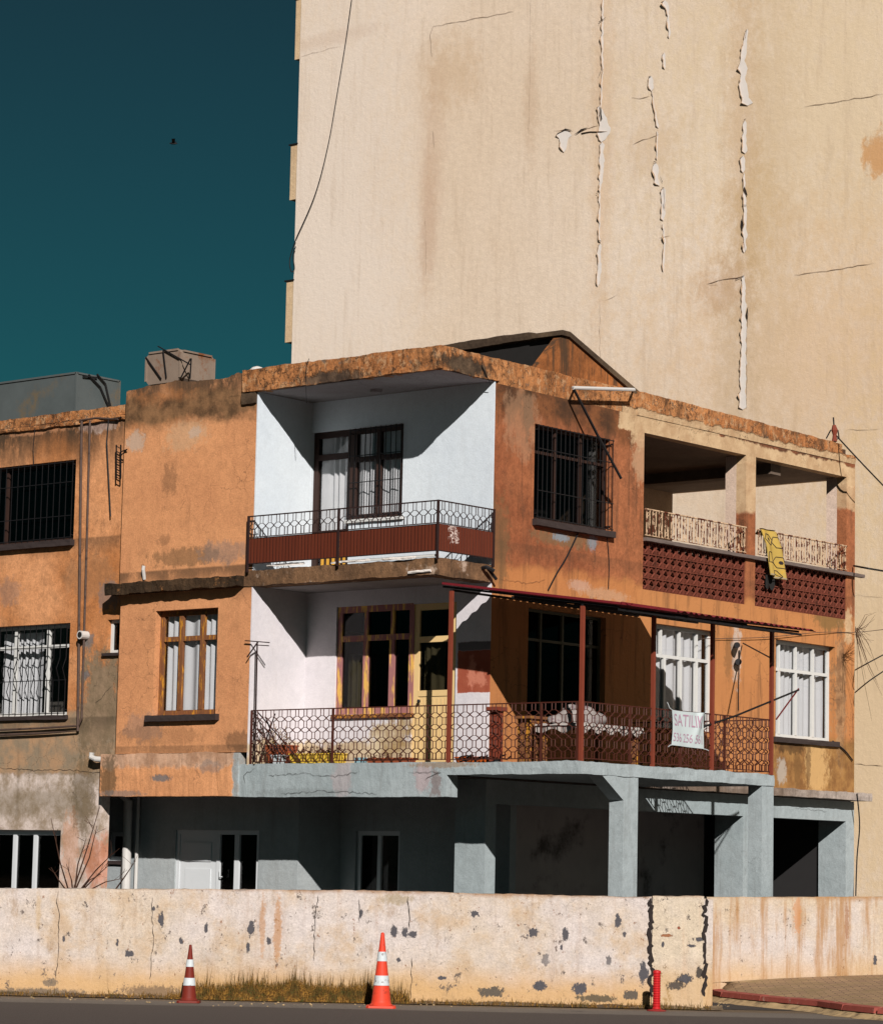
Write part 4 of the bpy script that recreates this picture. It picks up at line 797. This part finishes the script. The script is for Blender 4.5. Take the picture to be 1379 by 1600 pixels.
m=MB(); m.rough(WY,-16,-6.72,-.2,.03,8.98,lambda u:9.13,.016,.0,.005,.06,50); m.build('parapet',m_parap,WG)
m=MB(); m.rough(WY,-16,-6.72,-.02,.05,8.9,8.975,.01,.02,.015,.06,51); m.build('cornice',m_parap,WG)
m=MB(); m.bx(-16,-6.72,.35,11,8.9,8.98); m.bx(-16,-15.8,.35,11,0,8.9); m.bx(-16,-6.72,11,11.2,0,8.9); m.build('roof',m_roofc,WG)
m=MB()
for pts in ([(0,1200),(60,1204),(110,1203),(160,1208)],[(150,1100),(175,1072)],[(0,672),(60,666),(130,655)]): m=MB(); m.crack(WY,[WY.px(*p) for p in pts],.008,.055 if pts[0][1]==672 else .005,.015,.05,seed=8); m.build('crack',m_crack,WG,fix=False)
def WP(x,y,n=.05): u,z=WY.px(x,y,n); return WY(u,n,z)
def pipe(pts,r,lab,mat=m_pipe,name='gas_pipe',cat='pipe',n=.06):
    m=MB(); m.tube([WP(x,y,n) for x,y in pts],r,8); return tag(m.build(name,mat),lab,cat)
pipe([(128,658),(126,800),(122,1142),(60,1146),(-60,1151)],.022,'outer gas pipe running down the wing and turning left under the barred window')
pipe([(141,657),(136,850),(128,1122),(123,1134),(60,1138),(-60,1143)],.018,'inner gas pipe running down the wing beside the outer one')
pipe([(190,652),(170,655),(167,690),(173,807)],.012,'short thin pipe hanging beside the rusty bracket on the wing',m_wire)
pipe([(125,657),(150,653),(185,655)],.016,'thin horizontal pipe just under the wing roof edge')
pipe([(55,668),(52,700),(53,727)],.006,'thin wire dangling above the upper barred window of the wing',m_wire,'wire','wire')
m=MB()
for x in (182,189): m.tube([WP(x,695,.12),WP(x,748,.12)],.012,4)
for y in range(697,748,8): m.tube([WP(182,y,.12),WP(189,y+4,.12)],.008,4)
m.tube([WP(189,706,.12),WP(199,702,.2)],.01,4); m.tube([WP(189,712,.12),WP(199,702,.2)],.008,4); tag(m.build('cable_bracket',m_metal),'small black ladder shaped bracket where wing meets corner house','bracket')
m=MB(); c=WP(136,993,0); m.tube([c,c+Vector((0,-.16,0))],[.07,.07],14); o=tag(m.build('flue',m_wpipe),'round white flue outlet beside the lower barred window','flue')
m=MB(); m.tube([c+Vector((0,-.161,0)),c+Vector((0,-.163,0))],.05,14); m.build('flue_mouth',m_dark,o)
m=MB(); m.tube([WP(165,1187,.1),WP(150,1186,.14),WP(143,1183,.14),WP(144,1176,.14)],.045,10); tag(m.build('drain_elbow',m_wpipe),'white bent drain elbow beside the orange edge beam','pipe')
# bare shrub
sh=MB(); rr=random.Random(4)
FSH=Fr(FW.o-FW.n*.5,FW.u,FW.n)
def Q(x,y,n=0): u,z=FSH.px(x,y,n); return FSH(u,n,z)
for (a,b,c_) in (((112,1400),(135,1330),(157,1258)),((114,1400),(140,1340),(152,1290)),((118,1400),(150,1360),(180,1330)),((110,1400),(95,1350),(80,1278)),((110,1400),(92,1375),(80,1355)),((120,1400),(150,1370),(170,1352)),((116,1400),(122,1350),(135,1310)),((175,1398),(195,1370),(212,1345)),((115,1402),(112,1375),(104,1350)),((118,1402),(140,1375),(158,1366)),((122,1400),(165,1378),(195,1372))):
    sh.tube([Q(*a,rr.uniform(-.2,.2)),Q(*b,rr.uniform(-.2,.2)),Q(*c_,rr.uniform(-.2,.2))],[.011,.008,.003],4)
    for k in range(3):
        t=rr.uniform(.4,.9); p=Q(b[0]+(c_[0]-b[0])*t,b[1]+(c_[1]-b[1])*t); sh.tube([p,p+Vector((rr.uniform(-.15,.15),rr.uniform(-.1,.1),rr.uniform(.05,.18)))],.003,3)
tag(sh.build('bare_shrub',plain('bare_twig_bark',A(72,48,36),.9,.3,20)),'leafless brown twigs rising behind the wall under the wing','shrub')
# roof tanks
def tank(name,label,x0,y0,zb,zt_,x1,y1,mat,bev,legs):
    t=thing(name,label,'tank',((x0+x1)/2,(y0+y1)/2,9.0)); m=MB()
    pts=[(x0+bev,zb),(x1-bev,zb),(x1,zb+bev),(x1,zt_-bev),(x1-bev,zt_),(x0+bev,zt_),(x0,zt_-bev),(x0,zb+bev)] if bev else [(x0,zb),(x1,zb),(x1,zt_),(x0,zt_)]
    m.prism(FY(y0),pts,-(y1-y0),0); m.build('shell',mat,t)
    m=MB(); e=.02
    for (x,y) in ((x0,y0),(x1,y0),(x1,y1)): m.bx(x-e,x+e,y-e,y+e,zb+bev,zt_-bev)
    m.bx(x0+bev,x1-bev,y0-e,y0+e,zt_-e,zt_+.012); m.bx(x1-e,x1+e,y0+bev,y1-bev,zt_-e-bev*.3,zt_+.01-bev*.3); m.build('edge_strip',m_tank if not bev else m_tank2,t)
    if legs:
        for x in (x0+.1,x1-.1):
            for y in (y0+.08,y1-.08): q=MB(); q.bx(x-.03,x+.03,y-.03,y+.03,9.0,zb-.003); q.build('leg',m_metal,t)
    return t
T1=tank('water_tank','large grey steel water tank on the wing roof',-13.2,1.0,9.0,10.0,-8.98,2.0,m_tank,0,False)
m=MB(); FT=FX(-8.97)
def TP(x,y): u,z=FT.px(x,y); return FT(u,.03,z)
m.tube([TP(137,586),TP(155,605),TP(170,640)],.018,5); m.tube([TP(150,585),TP(163,600),TP(172,640)],.018,5); m.tube([TP(128,588),TP(150,590)],.015,5); m.build('hose',m_wire,T1)
T2=tank('rusty_tank','small rust stained tank with cut corners on a stand above the corner house roof',-7.28,1.0,9.62,10.16,-6.48,1.78,m_tank2,.06,True)
m=MB(); FT2=FY(.97)
def T2P(x,y): u,z=FT2.px(x,y); return FT2(u,0,z)
for a,b in (((228,558),(252,592)),((255,548),(260,590)),((247,541),(298,570)),((299,560),(297,592)),((283,590),(298,560))): m.tube([T2P(*a),T2P(*b)],.012,4)
m.build('brace',m_metal,T2)
m=MB(); c=Fp(402,574,-.15); m.lathe((c.x,c.y,9.38),[(.12,0),(.12,.05),(.08,.09),(.02,.11)],16); tag(m.build('vent_cap',m_wpipe),'small round white vent cap on the roof edge','vent')
# ================================================================== TOWER
TWR=thing('tower_block','tall blank cream tower block with peeling render behind the orange house','building',(-8,23,0))
m=MB(); m.bx(-18.0,9,16,30,0,24.5); m.build('wall',m_tower,TWR)
def tz_(y): return TW.px(460,y)[1]
for (ya,yb,yy) in ((-115,-2,0),(0,93,1),(226,311,2),(438,533,3),(650,745,3)):
    ex=(470-460)/52; m=MB(); za,zb_=tz_(yb),tz_(ya)
    xx={0:-18.22,1:-18.18,2:-18.22,3:-18.24}[yy]
    m.bx(xx,-18.0,16.02,17.6,za,zb_); o=m.build('balcony',m_towerside,TWR)
    m=MB(); m.bx(xx-.05,-17.98,15.99,17.65,zb_,zb_+.03); m.build('balcony_cap',m_metal,o)
m=MB(); m.bx(-18.1,9.1,15.9,30.1,24.5,24.7); m.build('roof',m_roofc,TWR)
# peeled strips
def TPx(x,y): return TW.px(x,y)
def strip(mb,mbf,pts,wl,seed,flap=True):
    r_=random.Random(seed); L=[];Rr=[]
    P=[]
    for (a,wa),(b,wb) in zip(zip(pts,wl),zip(pts[1:],wl[1:])):
        d=math.hypot(b[0]-a[0],b[1]-a[1]); k=max(2,int(d/4))
        for i in range(k): t=i/k; P.append((a[0]+(b[0]-a[0])*t+r_.uniform(-.25,.25),a[1]+(b[1]-a[1])*t,max(.5,(wa+(wb-wa)*t)*r_.uniform(.93,1.05))))
    P.append((pts[-1][0],pts[-1][1],.4)); P[0]=(P[0][0],P[0][1],.5)
    P=[(x+1.8*mn.noise(Vector((y*.11,seed,2)))+.8*mn.noise(Vector((y*.4,seed,9))),y,w_*(1+.75*mn.noise(Vector((y*.07,seed,5)))+.3*mn.noise(Vector((y*.3,seed,6))))) for x,y,w_ in P]
    V=[]
    for x,y,w_ in P: a=TPx(x-w_/2,y); b=TPx(x+w_/2,y); V+=[TW(a[0],.008,a[1]),TW(b[0],.008,b[1])]
    mb.add(V,[(2*i,2*i+1,2*i+3,2*i+2) for i in range(len(P)-1)])
    if flap:
        V=[]
        for i,(x,y,w_) in enumerate(P):
            c_=max(0,.028+.05*mn.noise(Vector((y*.09,seed,3))))*(0 if i in(0,len(P)-1) else 1); a=TPx(x-w_/2-.7,y); b=TPx(x-w_/2+.35,y); V+=[TW(a[0],.003,a[1]),TW(b[0],.012+c_,b[1]-.01)]
        mbf.add(V,[(2*i,2*i+1,2*i+3,2*i+2) for i in range(len(P)-1)])
ST=[([(942,-5),(941,60),(941,110)],[2,4,2]),([(941,110),(938,190)],[1.5,3]),([(936,165),(945,200),(940,222)],[5,26,10]),([(908,208),(925,205),(948,205)],[10,9,14]),([(882,203),(880,220),(881,238)],[24,26,4]),([(940,222),(940,268),(937,300)],[9,8,3]),([(937,300),(936,370),(938,380)],[3,2,3]),([(937,380),(936,425),(934,448)],[6,7,5]),
    ([(1038,0),(1044,25),(1046,60)],[10,4,4]),([(1037,82),(1038,108)],[8,3]),([(1016,118),(1018,142)],[12,7]),([(1018,142),(1024,180),(1028,200)],[1.5,1.5,6]),([(1027,205),(1026,250)],[2,2]),([(1023,254),(1026,285),(1030,290)],[9,11,2]),([(1036,293),(1036,345)],[9,6]),([(1035,350),(1038,375),(1036,425)],[2,3,3]),
    ([(1167,45),(1160,95),(1161,140),(1168,165)],[4,13,15,22]),([(1163,188),(1163,240)],[7,9]),([(1160,243),(1161,270)],[9,7]),([(1162,270),(1164,330),(1163,395)],[3,6,7]),([(1161,430),(1162,500),(1160,640)],[5,10,13])]
m_curl=plain('curled_render_edge',A(205,172,140),.9,.2)
for i,(p,w_) in enumerate(ST):
    mp_=MB(); mf=MB(); strip(mp_,mf,p,[q*.75 for q in w_],i); o=mp_.build('peeled_patch',m_peel,TWR,fix=False); mf.build('curled_render',m_curl,o,fix=False)
m=MB()
for i,(pts,w_) in enumerate((([(675,90),(672,55),(676,42),(740,30),(803,18)],.03),([(866,205),(880,203),(895,205)],.04),([(895,212),(905,204),(935,196)],.035),([(935,40),(943,22)],.05),([(470,88),(532,72)],.015),([(1255,168),(1300,160),(1379,147)],.03),([(1240,430),(1290,424),(1365,411)],.03),([(1105,443),(1122,438),(1160,432)],.05),([(1122,446),(1108,446)],.05),([(987,152),(1000,155),(1015,150)],.045),([(988,226),(995,222),(1030,210)],.03),([(1030,372),(1048,368)],.03),([(945,470),(965,460)],.03),([(1322,672),(1375,670)],.02),([(1335,1194),(1379,1197)],.03),([(1036,292),(1038,330)],.03),([(1165,395),(1160,370)],.03),([(1168,480),(1166,530),(1166,640)],.02),([(665,340),(666,430)],.012),([(829,0),(827,170),(826,220)],.012),([(676,205),(679,232)],.03),([(937,470),(937,590)],.015),([(1334,930),(1379,933)],.012))):
    m=MB(); m.crack(TW,[TPx(*p) for p in pts],w_*.35,.012,.015,.12,seed=i); m.build('crack',m_tcrack,TWR,fix=False)
m=MB()
for i,(pts,w_) in enumerate((([(878,206),(884,203),(893,204)],.05),([(900,210),(908,203),(918,200)],.045),([(1013,120),(1018,119)],.06),([(1163,187),(1166,186)],.05),([(1163,292),(1165,300),(1168,306)],.05),([(1160,320),(1167,321)],.05),([(1160,342),(1160,362)],.05),([(935,304),(932,303)],.06),([(1021,254),(1026,254)],.05),([(1034,292),(1038,294)],.05),([(1164,60),(1167,46)],.03),([(1032,276),(1036,285)],.04),([(937,35),(947,28)],.05),([(1150,437),(1163,431)],.07),([(1168,480),(1168,500)],.04),([(936,120),(939,112)],.05),([(1037,320),(1038,326)],.05),([(934,375),(940,377)],.05))): 
    m=MB(); m.crack(TW,[TPx(*p) for p in pts],w_,.03,.02,.12,seed=i+60); m.build('crack',m_crack,TWR,fix=False)
def TT3(x,y,n=.05): u,z=TW.px(x,y,n); return TW(u,n,z)
def cable(pts,r,lab,name='cable',k=10,mat=None):
    P=[]
    n_=len(pts)
    for i in range(n_-1):
        p0=pts[max(i-1,0)];p1=pts[i];p2=pts[i+1];p3=pts[min(i+2,n_-1)]
        for j in range(k):
            t=j/k; P.append(.5*((2*p1)+(p2-p0)*t+(2*p0-5*p1+4*p2-p3)*t*t+(3*p1-p0-3*p2+p3)*t**3))
    P.append(pts[-1]); m=MB(); m.tube(P,r,5); return tag(m.build(name,mat or m_wire),lab,'cable')
cable([TT3(550,-5),TT3(541,60),TT3(528,140),TT3(512,230),TT3(492,305),TT3(463,372)],.012,'long slack cable hanging down the left side of the tower')
cable([TT3(463,372,.1),TT3(453,405,.1),TT3(455,424,.15),TT3(460,420,.1),TT3(458,400,.1),TT3(462,385,.1)],.013,'short loop of cable sticking out at the tower corner')
# cables at the right
pole=thing('insulator_mast','small rusty insulator mast on the right end of the house roof','mast',S(1303,690))
m=MB(); m.tube([S(1304,694,-.05),S(1301,652,-.05)],.014,5); m.build('rod',m_metal,pole)
m=MB(); m.tube([S(1303,690,-.05),S(1303,680,-.05),S(1303,672,-.05),S(1302,664,-.05)],[.05,.035,.06,.03],8); m.build('insulator',m_post,pole)
m=MB(); m.tube([S(1290,685,-.05),S(1297,672,-.05)],.012,4); m.tube([S(1308,672,-.05),S(1310,684,-.05),S(1302,690,-.02)],.012,4); m.build('arm',m_metal,pole)
SR=FX(.6)
def R(x,y,n=0): u,z=SR.px(x,y,n); return SR(u,n,z)
cable([S(1305,680,-.05),R(1340,718),R(1382,762)],.014,'thick cable running from the roof mast down to the right')
cable([S(1333,884,.05),R(1355,888),R(1385,893)],.018,'grey cable leaving the terrace end towards the right')
cable([S(1090,998,.03),S(1190,996,.05),S(1280,988,.05),S(1335,988,.05),R(1384,983)],.006,'pale cable strung above the side windows',mat=m_pipe)
cable([S(1335,1047,.02),R(1355,1036),R(1385,1020)],.012,'upper of two cables rising beside the lower right corner')
cable([S(1335,1082,.02),R(1357,1064),R(1385,1045)],.012,'lower of two cables rising beside the lower right corner')
cable([S(1338,1240,.26),S(1342,1290,.2),S(1338,1340,.1),S(1336,1400,.1)],.012,'thin wire hanging from the end of the ledge')
cable([S(905,828,.03),S(885,870,.02),S(870,895,.02),S(856,922,.02)],.012,'pair of wires looping down under the barred side window')
cable([S(948,838,.02),S(951,880,.02),S(950,920,.02)],.007,'thin wire falling from right corner of the barred side window')
cable([S(1300,1158,.03),S(1318,1172,.03),S(1331,1188,.03)],.014,'short cable crossing the corner below the right window')
cable([S(1154,1040,.02),S(1153,1080,.02),S(1153,1110,.02)],.008,'thin wire below the wall lamp')
cable([S(766,600,.02),S(752,570,.06),S(760,590,.04)],.006,'loose wire on the upper balcony roof corner')
cable([Fp(483,560,.1),Fp(478,580,.1),Fp(479,630,.0)],.005,'fine wire hanging from the parapet over the upper balcony')
tg=MB(); rr=random.Random(9)
for i in range(26):
    a=R(1337+rr.uniform(-3,4),985+rr.uniform(-6,6)); tgx=rr.uniform(1335,1378); tgy=rr.uniform(950,1020) if i<18 else rr.uniform(1020,1130)
    b=R(tgx,tgy,rr.uniform(-.3,.3)); mdl=(a+b)/2+Vector((0,0,rr.uniform(-.1,.12))); tg.tube([a,mdl,b],[.006,.004,.002],3)
tag(tg.build('dry_creeper',plain('creeper_twig_bark',A(95,70,52),.9,.3,20)),'tangle of bare creeper twigs at the right corner of the house','plant')
# ================================================================== CONES, BOLLARD
def cone(px,py,h,mo,label,tilt=0):
    b=gz(px,py,0); t=thing('traffic_cone',label,'traffic cone',(b.x,b.y,0),'traffic cones on the road')
    r0,r1=h*.135,h*.022; f=lambda z:r0+(r1-r0)*(z-.035)/(h-.035)
    q=.19*h; m=MB(); s=h*.2; c=Vector((b.x,b.y,0)); U,N=FW.u,FW.n
    pts=[(s-.03,-s),(s,-s+.03),(s,s-.03),(s-.03,s),(-s+.03,s),(-s,s-.03),(-s,-s+.03),(-s+.03,-s)]; k=len(pts)
    V=[c+U*a+N*e+Vector((0,0,.003)) for a,e in pts]+[c+U*a*.97+N*e*.97+Vector((0,0,.03)) for a,e in pts]
    m.add(V,[tuple(range(k)),tuple(range(k,2*k))]+[(i,(i+1)%k,k+(i+1)%k,k+i) for i in range(k)]); m.build('base',mo,t)
    m=MB(); P=[(r0*1.18,.03),(r0*1.12,.045),(f(.05),.055)]; P+=[(f(h*z/20),h*z/20) for z in range(2,20)]+[(r1*1.1,h*.985),(r1*.6,h)]
    m.lathe(c,P,28); m.build('body',mo,t,smooth=True)
    for z0,z1 in ((.3,.43),(.62,.745)):
        m=MB(); m.lathe(c,[(f(h*z0)-.004,h*z0),(f(h*z0)+.004,h*z0),(f(h*z1)+.004,h*z1),(f(h*z1)-.004,h*z1)],28); m.build('reflective_band',m_cone_w,t,smooth=False)
    return t
cone(295,1567,.70,m_cone_o,'dull dark red traffic cone, the left one of the two'); cone(595,1575,.9,m_cone_r,'bright orange red traffic cone in front of the grass')
b=gz(1025,1580,0); t=thing('bollard','slim red flexible road bollard at the gap in the wall','bollard',(b.x,b.y,0))
m=MB(); P=[(.052,.02)]
for k in range(14): z=.04+k*.03; P+=[(.05,z),(.044,z+.01),(.044,z+.02),(.05,z+.03)]
P+=[(.05,.47),(.045,.49),(.02,.5)]; m.lathe((b.x,b.y,0),P,20); m.build('post',plain('red_bollard_plastic',A(190,30,34),.5,.25,20),t,smooth=False)
m=MB(); m.lathe((b.x,b.y,0),[(.12,.003),(.12,.012),(.07,.022),(.05,.03)],20); m.build('base',plain('dusty_red_plastic',A(150,45,42),.6,.25),t)
# stones and litter along the wall foot
rr=random.Random(2); m=MB()
for i in range(260):
    x=rr.uniform(960,1140) if i%2 else rr.uniform(0,1100); b=gz(x,(1553+.03*x if x<300 else 1566)+rr.uniform(0,8),0); q=rr.uniform(.004,.02)
    m.lathe((b.x,b.y,0),[(q*.8,.002),(q*rr.uniform(.9,1.1),q*.4),(q*.5,q*.8),(q*.1,q*.9)],6)
o=m.build('gravel',m_kerbside); o['kind']='stuff'; o['label']='loose grit and pebbles along the foot of the wall'
# bird
d=ray(271,224); bp=CAM+d*120; m=MB()
R_,Up=FW.u,Vector((0,0,1))
m.tube([bp-R_*.16,bp-R_*.06,bp+R_*.08,bp+R_*.17],[.01,.05,.045,.012],6); m.add([bp-R_*.05,bp+R_*.06,bp+R_*.12+Up*.16-FW.n*.3,bp-R_*.05+Up*.14-FW.n*.3],[(0,1,2,3)]); m.add([bp-R_*.05,bp+R_*.06,bp+R_*.1+Up*.13+FW.n*.3,bp-R_*.05+Up*.12+FW.n*.3],[(0,1,2,3)])
tag(m.build('bird',m_metal,fix=False),'tiny dark bird high in the empty teal sky','bird')
